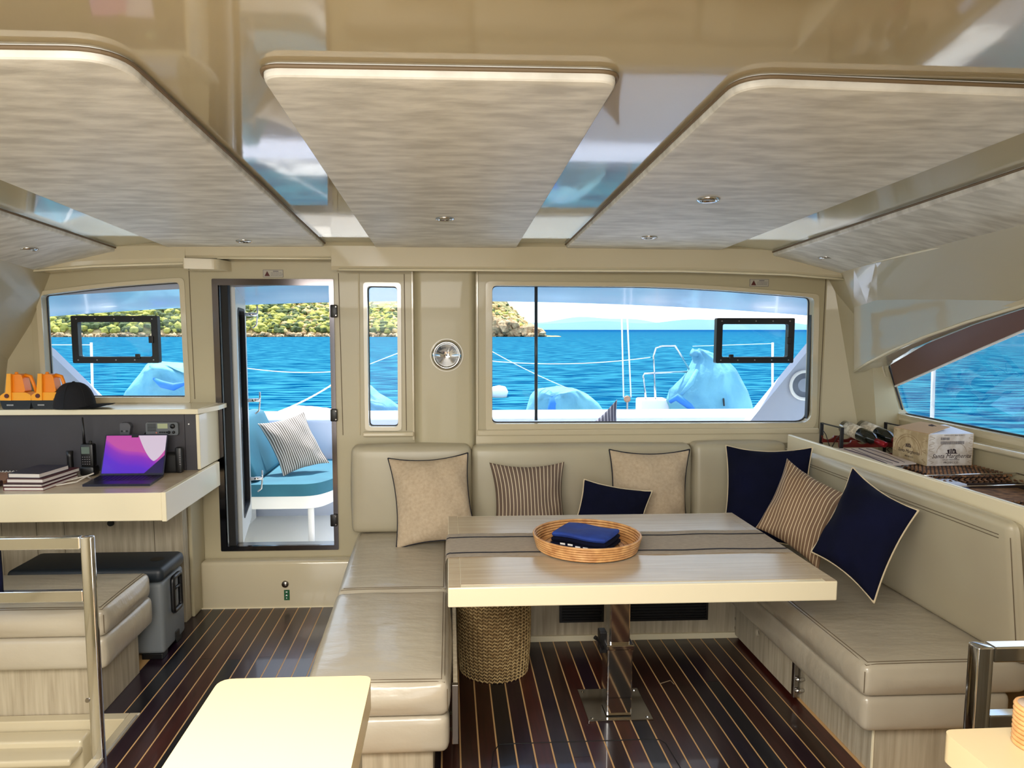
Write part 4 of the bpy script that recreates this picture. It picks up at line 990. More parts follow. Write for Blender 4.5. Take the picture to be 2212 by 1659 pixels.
# chrome hand rail at the companionway
t = thing('companionway_rail', 'flat polished steel rail with two crossbars at the left companionway', 'rail', (-1.33, 2.6, 0))
rz = PY(195, 1160, 2.6).z
fr_ = lambda x, z: (x, z)
xr = PY(193, 1160, 2.6).x
mk('post', BX(xr-.036, xr+.008, 2.6, 2.628, -.25, rz, .006, 3), CHR, t, smooth=True, ang=.5)
mk('crossbar', BX(-2.2, xr-.036, 2.60, 2.628, rz-.046, rz, .004), CHR, t)
z2 = PY(100, 1278, 2.6).z
mk('crossbar', BX(-2.2, xr-.036, 2.602, 2.626, z2-.042, z2, .003), CHR, t)
mk('screw', lathe(NB(), [(0, -.003), (.008, -.003), (.009, .001)], PY(189, 1513, 2.6), 10, 'Y'), STL, t)
mk('foot_clamp', BX(xr-.06, xr+.03, 2.585, 2.645, -.30, -.18, .008), BLK, t)
cj = mk('navy_jacket', softbox(-1.86, -1.668, 2.64, 2.70, .60, .80, .02, .01, 6), NAVY, smooth=True); tag(cj, 'sliver of navy cloth hanging behind the steel rail at the left edge', 'cloth')
# ================================================================ RIGHT SHELF
SZ = .905
def bottle(a, b, label):
    a, b = V(a), V(b); t = thing('wine_bottle', label, 'bottle', a, 'wine bottles in the rack'); d = (b-a).normalized(); M = Matrix.Translation(a) @ d.to_track_quat('Z', 'Y').to_matrix().to_4x4()
    mk('glass_body', lathe(NB(), [(0, .01), (.03, 0), (.037, .004), (.0375, .19), (.030, .215), (.015, .235), (.0145, .29), (0, .29)], (0, 0, 0), 24, M=M), mat('bottle_glass', (10, 16, 12), .06, coat=.8), t, smooth=True)
    mk('foil', lathe(NB(), [(.0152, .232), (.0155, .297), (.012, .300), (0, .300)], (0, 0, 0), 20, M=M), mat('red_foil', (150, 22, 34), .3, metal=.3), t, smooth=True)
    lb = mk('label', lathe(NB(), [(.0379, .03), (.0379, .125)], (0, 0, 0), 28, M=M), mat('label_cream', (214, 204, 182), .7, noise=(60, .45, .55), rgb2=(180, 168, 146)), t, smooth=True)
    return t
t = thing('wine_rack', 'black iron wine rack with mahogany shelves in the front corner', 'rack', (2.3, 3.85, SZ))
IRON = mat('wrought_iron', (20, 16, 18), .5)
rk0, rk1 = V((2.10, 3.93, 0)), V((2.42, 3.98, 0))
def side_frame(x, y0, y1):
    f_ = NB(); zt_ = SZ+.172
    for y in (y0, y1): box(f_, x-.004, x+.012, y-.006, y+.006, SZ, zt_)
    box(f_, x-.002, x+.008, y0, y1, zt_-.006, zt_)
    ym = (y0+y1)/2; s = (y1-y0)/2
    for g_ in (-1, 1):
        tube(f_, [(x+.004, ym+g_*.003, SZ+.01), (x+.004, ym+g_*.012, SZ+.05), (x+.004, ym+g_*s*.55, SZ+.11), (x+.004, ym+g_*s*.85, SZ+.13), (x+.004, ym+g_*s*.8, SZ+.105)], .0025, n=5)
        tube(f_, [(x+.004, ym+g_*.003, SZ+.03), (x+.004, ym+g_*s*.5, SZ+.035), (x+.004, ym+g_*s*.75, SZ+.02), (x+.004, ym+g_*s*.5, SZ+.008)], .0025, n=5)
    return f_
mk('end_frame', side_frame(2.10, 3.72, 3.93), IRON, t); mk('end_frame', side_frame(2.47, 3.72, 3.93), IRON, t)
def scal(y, z0, z1):
    pts = [(2.10, z0), (2.47, z0), (2.47, z1)]
    for i in range(4):
        xc = 2.43-.10*i+0
        for k in range(7): a = math.pi*k/6; pts.append((xc+.036*math.cos(a), z1-.022*math.sin(a)))
    pts.append((2.10, z1)); return plate(NB(), [p for p in pts if p[0] <= 2.47], [], fY(y), .012)
for y in (3.73, 3.905): mk('rack_rail', scal(y, SZ+.062, SZ+.10), MAHO, t)
mk('rack_rail', scal(3.73, SZ+.005, SZ+.028), MAHO, t)
bottle((2.23, 3.93, SZ+.149), (2.30, 3.66, SZ+.09), 'dark wine bottle with cream label and red foil, left in the rack')
bottle((2.335, 3.94, SZ+.149), (2.40, 3.67, SZ+.095), 'dark wine bottle with cream label, right in the rack beside the carton')
# wine carton
bw, bd, bh = .226, .25, .152
A0 = V((2.273, 3.27, SZ+.0475)); ang = math.atan2(.03, .24)
t = thing('wine_carton', 'printed wine carton with brown top flap and white front on the right shelf', 'box', A0)
BM_ = Matrix.Translation(A0) @ Matrix.Rotation(math.radians(2), 4, 'Z')
def bb(m, nm, *a, par=None, **k): return mk(nm, box(NB(), *a, M=BM_, **k), m, par or t)
bb(CARDW, 'front_face', 0, bw, 0, .003, 0, bh)
bb(CARD, 'left_face', -.003, 0, 0, bd, 0, bh)
bb(CARD, 'right_face', bw, bw+.003, 0, bd, 0, bh)
bb(CARD, 'back_face', 0, bw, bd-.003, bd, 0, bh)
bm = NB()
for q in ([(0, 0, bh), (0, bd, bh), (bw*.62, bd, bh+.026), (bw*.62, .045, bh+.026)],):
    A = [bm.verts.new(BM_ @ V(p_)) for p_ in q]; B = [bm.verts.new(BM_ @ (V(p_)+V((0, 0, .003)))) for p_ in q]
    bm.faces.new(A); bm.faces.new(B)
    for i in range(4): bm.faces.new([A[i], A[(i+1) % 4], B[(i+1) % 4], B[i]])
mk('top_flap', bm, CARDT, t)
bm = NB(); q = [(.006, 0, bh), (bw, 0, bh), (bw*.9, .16, bh+.022), (bw*.62, .14, bh+.022)]
A = [bm.verts.new(BM_ @ V(p_)) for p_ in q]; B = [bm.verts.new(BM_ @ (V(p_)+V((0, 0, .002)))) for p_ in q]
bm.faces.new(A); bm.faces.new(B)
for i in range(4): bm.faces.new([A[i], A[(i+1) % 4], B[(i+1) % 4], B[i]])
mk('front_flap', bm, mat('flap_white', (214, 220, 236), .6), t)
FM = BM_ @ Matrix.Translation((0, -.0006, 0)) @ Matrix.Rotation(math.pi/2, 4, 'X')   # front: x right, y up
LM = BM_ @ Matrix.Translation((-.0036, 0, 0)) @ Matrix(((0, 0, -1, 0), (-1, 0, 0, 0), (0, 1, 0, 0), (0, 0, 0, 1)))
def emblem(M_, cx_, cy_, s, par):
    b = NB()
    def F(pts): plate(b, [(cx_+p_[0]*s, cy_+p_[1]*s) for p_ in pts], [], lambda u, v, w: M_ @ V((u, v, w)), .0006)
    F([(-1.3, 0), (1.3, 0), (1.1, .14), (-1.1, .14)])
    F([(-.75, .14), (-.45, .14), (-.45, .7), (-.3, .85), (-.95, .78)]); F([(-.25, .14), (.0, .14), (.0, .95), (-.25, .95)]); F([(.15, .14), (.35, .14), (.35, .6), (.6, .6), (.6, .14), (1.0, .14), (.85, .8), (.5, .98), (.15, .9)])
    mk('printed_emblem', b, INK, par)
def T_(s, M_, x, y, size, m_, shear=0): textmesh('lettering', s, size, M_ @ Matrix.Translation((x, y, 0)), m_, t, shear=shear)
emblem(FM, .120, .058, .024, t)
T_('Santa Margherita', FM, .120, .037, .029, INK, .35); T_('VALDOBBIADENE', FM, .120, .025, .011, INKG); T_('PROSECCO', FM, .120, .010, .0145, INK)
T_('8 95112 0112  880P 3310612', FM, .130, .143, .0085, INKG)
b = NB(); rb = random.Random(5)
for (x0_, x1_, y0_, y1_) in ((.062, .106, .124, .136), (.062, .178, .103, .118)):
    x_ = x0_
    while x_ < x1_: w_ = rb.choice((.0012, .002, .003)); plate(b, [(x_, y0_), (x_+w_, y0_), (x_+w_, y1_), (x_, y1_)], [], lambda u, v, w: FM @ V((u, v, w)), .0004); x_ += w_+rb.choice((.0012, .002))
mk('barcode', b, INKG, t, kind='stuff')
b = NB()
for (cx_, sg_) in ((.018, 1), (.218, -1)):
    for k in range(5): tube(b, [FM @ V((cx_+sg_*.014*math.sin(i/8*6.28+k)+0, .012+k*.027+.022*i/8, .0003)) for i in range(9)], .0009, n=3)
tube(b, [FM @ V((.12+.075*math.cos(a), .065+.05*math.sin(a), .0003)) for a in [math.pi*k/16 for k in range(17)]], .001, n=3)
mk('printed_scrolls', b, mat('scroll_tan', (168, 150, 126), .8), t, kind='stuff')
emblem(LM, -.135, .070, .019, t)
T_('Santa Margherita', LM, -.130, .042, .023, INK, .35); T_('PROSECCO', LM, -.125, .020, .012, INK)
b = NB()
for rr2 in (.085, .098, .045): tube(b, [LM @ V((-.135+rr2*math.cos(a), .045+rr2*.9*math.sin(a), .0003)) for a in [math.pi*k/16 for k in range(17)]], .0010, n=3)
for k in range(6): tube(b, [LM @ V((-.02-.22*(k % 2)+.012*math.sin(i/8*6.28+k), .01+k*.024+.02*i/8, .0003)) for i in range(9)], .0009, n=3)
mk('printed_scrolls', b, mat('scroll_brown', (150, 122, 88), .8), t, kind='stuff')
TM = BM_ @ Matrix.Translation((0, 0, bh+.0035)) @ Matrix.Rotation(-math.atan2(.026, bw*.62), 4, 'Y')
emblem(TM @ Matrix.Rotation(math.radians(75), 4, 'Z'), .155, -.085, .022, t)
# magazine propped on a small white box
t = thing('magazine', 'open magazine page with dark lines lying flat behind the right backrest', 'magazine', (2.1, 3.4, .96))
q = [PZ(1795, 977, .985), PZ(1920, 966, .985), PZ(1983, 1003, .975), PZ(1925, 1000, .975)]
q = [V((1.975, 3.62, .975)), V((2.235, 3.66, .972)), V((2.20, 3.24, .968)), V((1.985, 3.17, .97))]
bm = NB(); A = [bm.verts.new(p_) for p_ in q]; B = [bm.verts.new(p_+V((0, 0, .005))) for p_ in q]; bm.faces.new(A); bm.faces.new(B)
for i in range(4): bm.faces.new([A[i], A[(i+1) % 4], B[(i+1) % 4], B[i]])
mk('pages', bm, mat('magazine_paper', (196, 178, 164), .5), t)
for k in range(5):
    a = q[0].lerp(q[1], .15+.17*k)+V((0, -.02, .0058)); b_ = q[3].lerp(q[2], .1+.17*k)+V((0, .03, .0058)); mk('printed_line', TB([a, a.lerp(b_, .5)+V((.015*math.sin(k*2), 0, 0)), b_], .003 if k % 2 else .0015, n=4), mat('print_violet', (70, 56, 72), .7), t)
o = mk('small_carton', BX(2.03, 2.19, 3.28, 3.42, SZ, .966, .002), mat('carton_grey', (200, 200, 204), .6)); tag(o, 'small white carton under the magazine', 'box')
o = mk('paper_sheets', BX(2.02, 2.22, 2.93, 3.16, SZ+.025, SZ+.034, .001, M=Matrix.Translation((0, 0, 0))), mat('sheet_blue', (196, 204, 224), .6)); tag(o, 'loose white and blue printed sheets beside the seagrass baskets', 'paper')
o = mk('paper_pile', BX(2.01, 2.21, 2.90, 3.10, SZ, SZ+.0245, .002), mat('navy_paper', (60, 70, 110), .6)); tag(o, 'dark blue booklet under the loose sheets', 'paper')
# seagrass baskets in wire frame
def seagrass(name, label, x0, x1, y0, y1, z0, z1, cell=.026):
    t = thing(name, label, 'basket', ((x0+x1)/2, (y0+y1)/2, z0), 'seagrass baskets')
    mk('liner', plate(NB(), [(x0+.012, y0+.012), (x1-.012, y0+.012), (x1-.012, y1-.012), (x0+.012, y1-.012)], [[(x0+.02, y0+.02), (x1-.02, y0+.02), (x1-.02, y1-.02), (x0+.02, y1-.02)]], fZ(z0), z1-z0-.01), mat('seagrass_dark', (40, 26, 20), .95), t)
    mk('bottom', BX(x0+.012, x1-.012, y0+.012, y1-.012, z0, z0+.006), SEAG, t)
    b = NB(); path = [(x0, y0), (x1, y0), (x1, y1), (x0, y1)]
    rows = int((z1-z0)/.013)
    for r_ in range(rows+1):
        z = z0+.008+r_*.013
        for i in range(4):
            p0, p1 = V(path[i]), V(path[(i+1) % 4]); L = (p1-p0).length; n_ = int(L/cell)
            for k in range(n_):
                c_ = p0+(p1-p0)*((k+.5+(.5 if r_ % 2 else 0))/n_ % 1); d_ = (p1-p0).normalized(); nn = V((d_.y, -d_.x))
                vs = [V((c_.x-d_.x*cell*.5, c_.y-d_.y*cell*.5, z-.004)), V((c_.x+nn.x*.008, c_.y+nn.y*.008, z-.006)), V((c_.x+d_.x*cell*.5, c_.y+d_.y*cell*.5, z+.004)), V((c_.x+nn.x*.008, c_.y+nn.y*.008, z+.006)), V((c_.x-nn.x*.006, c_.y-nn.y*.006, z))]
                vv = [b.verts.new(v_) for v_ in vs]
                for tri in ((0, 1, 3), (1, 2, 3), (0, 4, 1), (1, 4, 2), (2, 4, 3), (3, 4, 0)): b.faces.new([vv[j] for j in tri])
    mk('weave', b, SEAG, t, kind='stuff')
    return t
sb = seagrass('seagrass_basket', 'flat lidded brown seagrass basket with the wine carton standing on it', 2.16, 2.50, 3.04, 3.55, SZ, SZ+.044)
b = NB(); nxx, nyy = 17, 34
for i in range(nxx):
    for j in range(nyy):
        cx_ = 2.165+.33*(i+.5+(.5 if j % 2 else 0))/nxx; cy_ = 3.045+.5*(j+.5)/nyy
        if cx_ > 2.5: continue
        vs = [V((cx_-.011, cy_-.003, 0)), V((cx_, cy_-.006, 0)), V((cx_+.011, cy_+.003, 0)), V((cx_, cy_+.006, 0)), V((cx_, cy_, .005))]
        vv = [b.verts.new(v_+V((0, 0, SZ+.042))) for v_ in vs]
        for tri in ((0, 1, 4), (1, 2, 4), (2, 3, 4), (3, 0, 4), (0, 3, 2, 1)): b.faces.new([vv[k_] for k_ in tri])
mk('lid_weave', b, SEAG, sb, kind='stuff'); mk('lid', BX(2.165, 2.495, 3.045, 3.545, SZ+.036, SZ+.0425), mat('seagrass_dark', (40, 26, 20), .95), sb)
seagrass('seagrass_basket', 'brown seagrass basket nearer the camera, cut by the right edge', 2.10, 2.50, 2.62, 2.99, SZ, SZ+.038)
t = thing('wire_basket_frame', 'thin chrome wire frame around the seagrass baskets', 'wire frame', (2.3, 2.8, SZ))
for (y, z) in ((3.005, SZ+.062), (2.80, SZ+.058)): mk('wire', TB([(2.06, y, z-.004), (2.51, y+.01, z)], .0028, n=6), CHR, t, smooth=True)
mk('wire', TB([(2.51, 3.015, SZ+.062), (2.53, 2.6, SZ+.055)], .0028, n=6), CHR, t)
for x in (2.12, 2.40): mk('wire', TB([(x, 3.006, SZ+.06), (x, 3.006, SZ+.0)], .0022, n=6), CHR, t)
o = mk('shelf_pad', softbox(2.02, 2.5, 2.2, 2.58, SZ, SZ+.03, .012, .004, 5), LEA, smooth=True); tag(o, 'low cream pad on the shelf in front of the seagrass baskets', 'pad')
# ================================================================ FOREGROUND
t = thing('galley_counter', 'cream worktop end at the bottom left foreground', 'counter', (-.3, .8, 0))
o2 = rcorner([(-.452, .2), (-.156, .2), (-.156, 1.372), (-.452, 1.372)], [0, 0, .022, .03], 5)
bm = plate(NB(), o2, [], fZ(.862), .056); es = [e for e in bm.edges if e.calc_face_angle(0) > 1.2 and all(abs(v.co.z-.918) < .001 for v in e.verts)]
bmesh.ops.bevel(bm, geom=es, offset=.004, segments=3, affect='EDGES')
mk('worktop', bm, CREAMH, t, smooth=True, ang=.5)
mk('carcass', BX(-.435, -.175, .2, 1.35, 0, .861), OAKV, t)
t = thing('right_counter', 'cream worktop corner at the bottom right foreground', 'counter', (1.2, .8, 0))
bm = plate(NB(), rcorner([(.839, .2), (1.9, .2), (1.9, 1.145), (.839, 1.130)], [0, 0, 0, .02], 5), [], fZ(.868), .05); es = [e for e in bm.edges if e.calc_face_angle(0) > 1.2 and all(abs(v.co.z-.918) < .001 for v in e.verts)]
bmesh.ops.bevel(bm, geom=es, offset=.004, segments=3, affect='EDGES')
mk('worktop', bm, CREAMH, t, smooth=True, ang=.5)
mk('carcass', BX(.87, 1.9, .2, 1.10, 0, .867), OAKV, t)
bc2 = PZ(2236, 1612, .9185); t = thing('rattan_holder', 'small coiled rattan holder at the right edge of the near worktop', 'holder', bc2)
mk('core', lathe(NB(), [(0, .0), (.026, .0), (.027, .07), (0, .07)], bc2, 24), mat('holder_core', (180, 160, 140), .7), t, smooth=True)
for i in range(9): mk('coil', TB([(bc2.x+.029*math.cos(a/24*6.2832), bc2.y+.029*math.sin(a/24*6.2832), bc2.z+.004+i*.0078) for a in range(24)], .0042, n=6, closed=True), RAT, t, smooth=True)
t = thing('counter_rail', 'flat polished steel rail behind the right worktop', 'rail', (1.35, 1.7, 0))
a = PY(2087, 1385, 1.7)
pts = rcorner([(a.x+.018, .2), (a.x+.018, a.z), (a.x+.7, a.z)], [0, .02, 0], 4)
mk('post', BX(a.x+.004, a.x+.046, 1.66, 1.70, .0, a.z-.0, .005, 3), CHR, t, smooth=True, ang=.5)
mk('crossbar', BX(a.x+.046, a.x+.75, 1.66, 1.70, a.z-.040, a.z, .004), CHR, t)
mk('crossbar', BX(a.x+.046, a.x+.75, 1.662, 1.698, PY(2150, 1548, 1.66).z-.035, PY(2150, 1548, 1.66).z, .004), CHR, t)
# ================================================================ OUTSIDE
SEA = mat('sea_water', (40, 150, 196), .3, spec=0, noise=(.09, .35, .65), rgb2=(66, 184, 214), stretch=(.22, 1, 1))
n = SEA.node_tree; b_ = n.nodes['Principled BSDF']; tcx = n.nodes.new('ShaderNodeTexCoord')
hs = None
for sc, st, (sx_, sy_), ds in ((2.2, .55, (.3, 1), .3), (.16, .5, (.35, 1), 3.0)):
    mpn = n.nodes.new('ShaderNodeMapping'); mpn.inputs['Scale'].default_value = (sx_, sy_, 1); n.links.new(tcx.outputs['Object'], mpn.inputs[0])
    x = n.nodes.new('ShaderNodeTexNoise'); x.inputs['Scale'].default_value = sc; x.inputs['Detail'].default_value = 6; n.links.new(mpn.outputs[0], x.inputs[0])
    bp = n.nodes.new('ShaderNodeBump'); bp.inputs['Strength'].default_value = st; bp.inputs['Distance'].default_value = ds; n.links.new(x.outputs[0], bp.inputs['Height'])
    if hs: n.links.new(hs, bp.inputs['Normal'])
    hs = bp.outputs[0]
    if sc > 1:
        # dark/light ripple tones of the water body
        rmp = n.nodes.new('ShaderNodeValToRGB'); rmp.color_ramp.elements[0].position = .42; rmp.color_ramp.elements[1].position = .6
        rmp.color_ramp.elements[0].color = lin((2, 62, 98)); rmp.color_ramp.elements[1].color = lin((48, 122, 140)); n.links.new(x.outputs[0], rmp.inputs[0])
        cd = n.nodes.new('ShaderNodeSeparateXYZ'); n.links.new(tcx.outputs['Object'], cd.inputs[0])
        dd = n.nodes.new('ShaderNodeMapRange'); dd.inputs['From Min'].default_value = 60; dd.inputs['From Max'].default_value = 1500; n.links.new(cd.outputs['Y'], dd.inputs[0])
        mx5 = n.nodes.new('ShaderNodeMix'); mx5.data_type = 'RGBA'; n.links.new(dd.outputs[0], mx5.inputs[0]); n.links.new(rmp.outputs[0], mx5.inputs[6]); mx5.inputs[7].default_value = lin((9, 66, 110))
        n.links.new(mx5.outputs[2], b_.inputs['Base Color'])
n.links.new(hs, b_.inputs['Normal'])
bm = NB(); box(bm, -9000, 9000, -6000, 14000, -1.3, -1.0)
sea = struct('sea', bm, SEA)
# headland: terrain + tree canopy + rocky shore
ROCK = mat('shore_rock', (216, 184, 138), .9, noise=(.35, .35, .65), rgb2=(150, 118, 84), bump=(.6, 1, 1.2))
GRND = mat('dry_slope', (196, 168, 116), .95, noise=(.12, .4, .6), rgb2=(120, 116, 60), bump=(.4, 1, 1.5))
def hill(x, y):
    d = (y-262)
    end = max(0, min(1, (34-x)/20)); hmax = 62*end**.9
    if d < 0: return -2
    s = 1-math.exp(-d/95)
    return 1.4*min(1, d/3)*(1 if x < 36 else 0)+hmax*s*(.85+.15*math.sin(x*.045)+.06*math.sin(x*.13+y*.05))-.8
head = thing('headland', 'wooded headland with pale rocky shore across the bay on the left', 'headland', (-60, 300, -1))
bm = NB(); nx, ny = 130, 22; g = []
for i in range(nx+1):
    x = -480+520*i/nx; row = []
    for j in range(ny+1):
        y = 258+150*(j/ny)**1.6; row.append(bm.verts.new((x+random.uniform(-1, 1), y+random.uniform(-.6, .6)+3*math.sin(x*.11), hill(x, y)+random.uniform(-.3, .3)*(j > 1))))
    g.append(row)
for i in range(nx):
    for j in range(ny): bm.faces.new([g[i][j], g[i+1][j], g[i+1][j+1], g[i][j+1]])
mk('slope', bm, GRND, head, smooth=False)
def blobs(n_, f_pos, f_r, jit, sub=1, seed=1, squash=.8):
    rr = random.Random(seed); t_ = NB(); bmesh.ops.create_icosphere(t_, subdivisions=sub, radius=1); t_.verts.ensure_lookup_table()
    bv = [v.co.copy() for v in t_.verts]; bf = [[v.index for v in f.verts] for f in t_.faces]; t_.free()
    vs, fs = [], []
    for _ in range(n_):
        p_ = f_pos(rr)
        if p_ is None: continue
        r_ = f_r(rr); o_ = len(vs)
        for v in bv:
            k = r_*(1+rr.uniform(-jit, jit)); vs.append((p_[0]+v.x*k, p_[1]+v.y*k, p_[2]+v.z*k*squash))
        fs += [[o_+i for i in f] for f in bf]
    me = bpy.data.meshes.new('blobs'); me.from_pydata(vs, [], fs); return me
GREENS = [mat('foliage_bright', (188, 180, 84), .9, noise=(.7, .35, .65), rgb2=(132, 134, 58)), mat('foliage_olive', (98, 108, 54), .9, noise=(.7, .35, .65), rgb2=(54, 68, 38)), mat('foliage_dry', (226, 194, 130), .85, noise=(.5, .35, .65), rgb2=(150, 122, 72))]
for gi, (cnt, sd) in enumerate(((3200, 1), (3200, 2), (1100, 3))):
    def fp(rr, gi=gi):
        x = rr.uniform(-330, 30) if gi < 2 else rr.uniform(-60, 31); y = 263.2+(26*rr.random()**1.25 if rr.random() < .9 else 90*rr.random())
        if gi < 2 and x > 8 and rr.random() < .8: return None
        return (x, y+3*math.sin(x*.11), hill(x, y)+.7)
    me = blobs(cnt, fp, (lambda rr: rr.uniform(.5, 1.9)) if gi < 2 else (lambda rr: rr.uniform(.6, 1.5)), .28, 1, sd)
    me.materials.append(GREENS[gi]); me.name = 'tree_canopy'; link('tree_canopy', me, head, 'stuff')
me = blobs(1300, lambda rr: (lambda x: (x, 259.5+rr.random()*5+3*math.sin(x*.11), -.9+rr.random()*1.0))(rr.uniform(-330, 35)), lambda rr: rr.uniform(.4, 1.3), .35, 1, 9, .7)
me.materials.append(ROCK); me.name = 'shore_rocks'; link('shore_rocks', me, head, 'stuff')
me = blobs(240, lambda rr: (lambda x: (x, 262+rr.random()*16, hill(x, 270)*rr.random()))(rr.uniform(14, 34)), lambda rr: rr.uniform(1, 2.6), .35, 1, 12, .9)
me.materials.append(ROCK); me.name = 'cliff_rocks'; link('cliff_rocks', me, head, 'stuff')
# distant hills
def ridge(name, label, x0, x1, y, hmax, m, seed):
    rr = random.Random(seed); bm = NB(); n_ = 60; A, B, C_ = [], [], []
    for i in range(n_+1):
        t_ = i/n_; x = x0+(x1-x0)*t_; h = hmax*math.sin(math.pi*t_)**.8*(.75+.2*math.sin(t_*9+seed)+.08*math.sin(t_*27))
        A.append(bm.verts.new((x, y, -1.2))); B.append(bm.verts.new((x, y+500, max(0, h)-1))); C_.append(bm.verts.new((x, y+1200, -1.2)))
    for i in range(n_): bm.faces.new([A[i], A[i+1], B[i+1], B[i]]); bm.faces.new([B[i], B[i+1], C_[i+1], C_[i]])
    tag(mk(name, bm, m, smooth=True), label, 'hills')
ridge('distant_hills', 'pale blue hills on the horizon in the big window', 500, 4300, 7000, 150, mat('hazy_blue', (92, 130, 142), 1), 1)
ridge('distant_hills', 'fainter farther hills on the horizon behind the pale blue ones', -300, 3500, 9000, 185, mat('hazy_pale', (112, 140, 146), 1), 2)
# ---- foredeck
dk_ = struct('foredeck_floor', BX(-3.6, 3.6, 4.235, 5.95, -.05, .05), DECK)
bm = NB(); box(bm, -3.3, 3.9, 5.95, 6.45, -.3, .88, .05, 4); struct('foredeck_coaming', bm, mat('coaming_shade_tint', (206, 214, 232), .5), smooth=True, ang=.6)  # white like the deck; the bluish shade is put into the coaming colour
bm = NB(); box(bm, -3.9, 3.9, 6.9, 7.25, -.4, .60, .06, 3); struct('forward_crossbeam', bm, DECK, smooth=True, ang=.6)
struct('foredeck_ledge', BX(-.55, 2.4, 4.55, 5.1, .05, .36), DECK)
# hull outside face under windows
struct('outer_bulkhead', BX(-.62, 2.6, 4.225, 4.24, -.03, 1.0), DECK)
# hardtop
bm = NB(); nx = 40; R_ = []
def hz(x): return 1.80-.015*x*x
for i in range(nx+1):
    x = -4.0+8.0*i/nx; z = hz(x)
    pr = [(4.225, z+.066), (4.5, z+.05), (4.8, z+.02), (4.92, z), (5.0, z-.004), (5.05, z+.03), (5.0, z+.12), (4.225, z+.22)]
    R_.append([bm.verts.new((x, p[0], p[1])) for p in pr])
for A, B in zip(R_, R_[1:]):
    for k in range(8): bm.faces.new([A[k], A[(k+1) % 8], B[(k+1) % 8], B[k]])
bm.faces.new(R_[0]); bm.faces.new(R_[-1])
struct('foredeck_hardtop', bm, HTOP, smooth=True, ang=.6)
bm = NB(); box(bm, -2.75, 2.75, -1.6, 4.22, 2.25, 2.32); struct('coachroof', bm, DECK)
# wings
WING = mat('wing_grey', (176, 182, 200), .35)
a = [PY(x, y, 4.75) for x, y in ((1600, 935), (1758, 742), (1860, 700), (1860, 935))]
t = struct('wing_right', plate(NB(), [(p.x, p.z) for p in a], [], fY(4.75), .10), WING)
pc = PY(1737, 832, 4.745)
sp_ = thing('deck_speaker', 'round white deck speaker on the slanted grey wing outside', 'speaker', pc)
mk('rim', lathe(NB(), [(.105, .0), (.105, -.012), (.088, -.016), (.082, -.004)], pc, 32, 'Y'), WHT, sp_, smooth=True)
mk('cone', lathe(NB(), [(0, -.010), (.03, -.012), (.06, .0), (.084, -.006)], pc, 28, 'Y'), mat('cone_grey', (150, 158, 176), .5), sp_, smooth=True)
a = [PY(x, y, 4.75) for x, y in ((60, 725), (102, 757), (228, 880), (60, 880))]
struct('wing_left', plate(NB(), [(p.x, p.z) for p in a], [], fY(4.75), .10), WING)
# bench with turquoise cushions
t = thing('foredeck_bench', 'white moulded bench on the foredeck seen through the open door', 'bench', (-1.2, 5.3, .05))
mk('seat_base', plate(NB(), rcorner([(-2.4, 4.95), (-.92, 4.95), (-.84, 5.15), (-.84, 5.94), (-2.4, 5.94)], [0, .12, .05, 0, 0], 6), [], fZ(.36), .09), DECK, t, smooth=True, ang=.6)
mk('leg', TB([(-.985, 5.05, .05), (-.985, 5.05, .36)], .022, n=12), WHT, t, smooth=True)
mk('riser', BX(-2.4, -1.6, 5.1, 5.9, .05, .36), DECK, t)
o = mk('seat_pad', plate(NB(), rcorner([(-2.3, 4.93), (-.93, 4.93), (-.83, 5.12), (-.83, 5.90), (-2.3, 5.90)], [0, .14, .06, .05, 0], 6), [], fZ(.452), .085), TURQ, smooth=True, ang=.6); tag(o, 'turquoise seat pad on the foredeck bench', 'cushion', 'turquoise foredeck cushions')
o = mk('back_pad', softbox(-1.45, -1.33, 5.0, 5.88, .54, .96, .03, .01, 6, lambda p: V((p.x-(p.z-.54)*.42, p.y, p.z))), TURQ, smooth=True); tag(o, 'turquoise back pad leaning behind the striped deck pillow', 'cushion', 'turquoise foredeck cushions')
pillow('deck_pillow', 'grey and white striped pillow on the turquoise foredeck seat', PY(612, 1030, 5.22), PY(712, 1000, 5.40), PY(556, 915, 5.36), .13, STRO, None, None)
pillow('deck_pillow', 'small slate striped pillow peeking over the big window sill', PY(1232, 1105, 4.80), PY(1354, 1012, 4.80), PY(1212, 955, 4.88), .10, STRG, None, None, conc=.1)
t = thing('instrument_pod', 'small dark pod at the right of the turquoise seat', 'pod', (-.80, 5.7, .5))
mk('body', BX(-.95, -.7, 5.905, 5.945, .58, .66, .01), BLK, t)
# sail covers: draped lumpy bags
def bag(name, label, c, r, m, seed, patch=None, cat='cover', grp='aqua sail covers'):
    rr = random.Random(seed); bm = NB(); bmesh.ops.create_icosphere(bm, subdivisions=4, radius=1)
    ph = [(V((rr.uniform(-1, 1), rr.uniform(-1, 1), rr.uniform(-1, 1)))*rr.uniform(2, 7), rr.uniform(0, 6)) for _ in range(7)]
    for v in bm.verts:
        d = v.co.copy(); s = 1+sum(.055*math.sin(d.dot(p_)+q_) for p_, q_ in ph)+.05*abs(math.sin(d.x*9+d.z*4))
        x, y, z = d.x*s*r[0], d.y*s*r[1], max(d.z, -.5)*s*r[2]
        v.co = V((c[0]+x, c[1]+y, c[2]+z+r[2]*.5))
        if callable(patch): v.co = patch(v.co)
    t = thing(name, label, cat, (c[0], c[1], c[2]), grp); mk('cloth', bm, m, t, smooth=True); return t
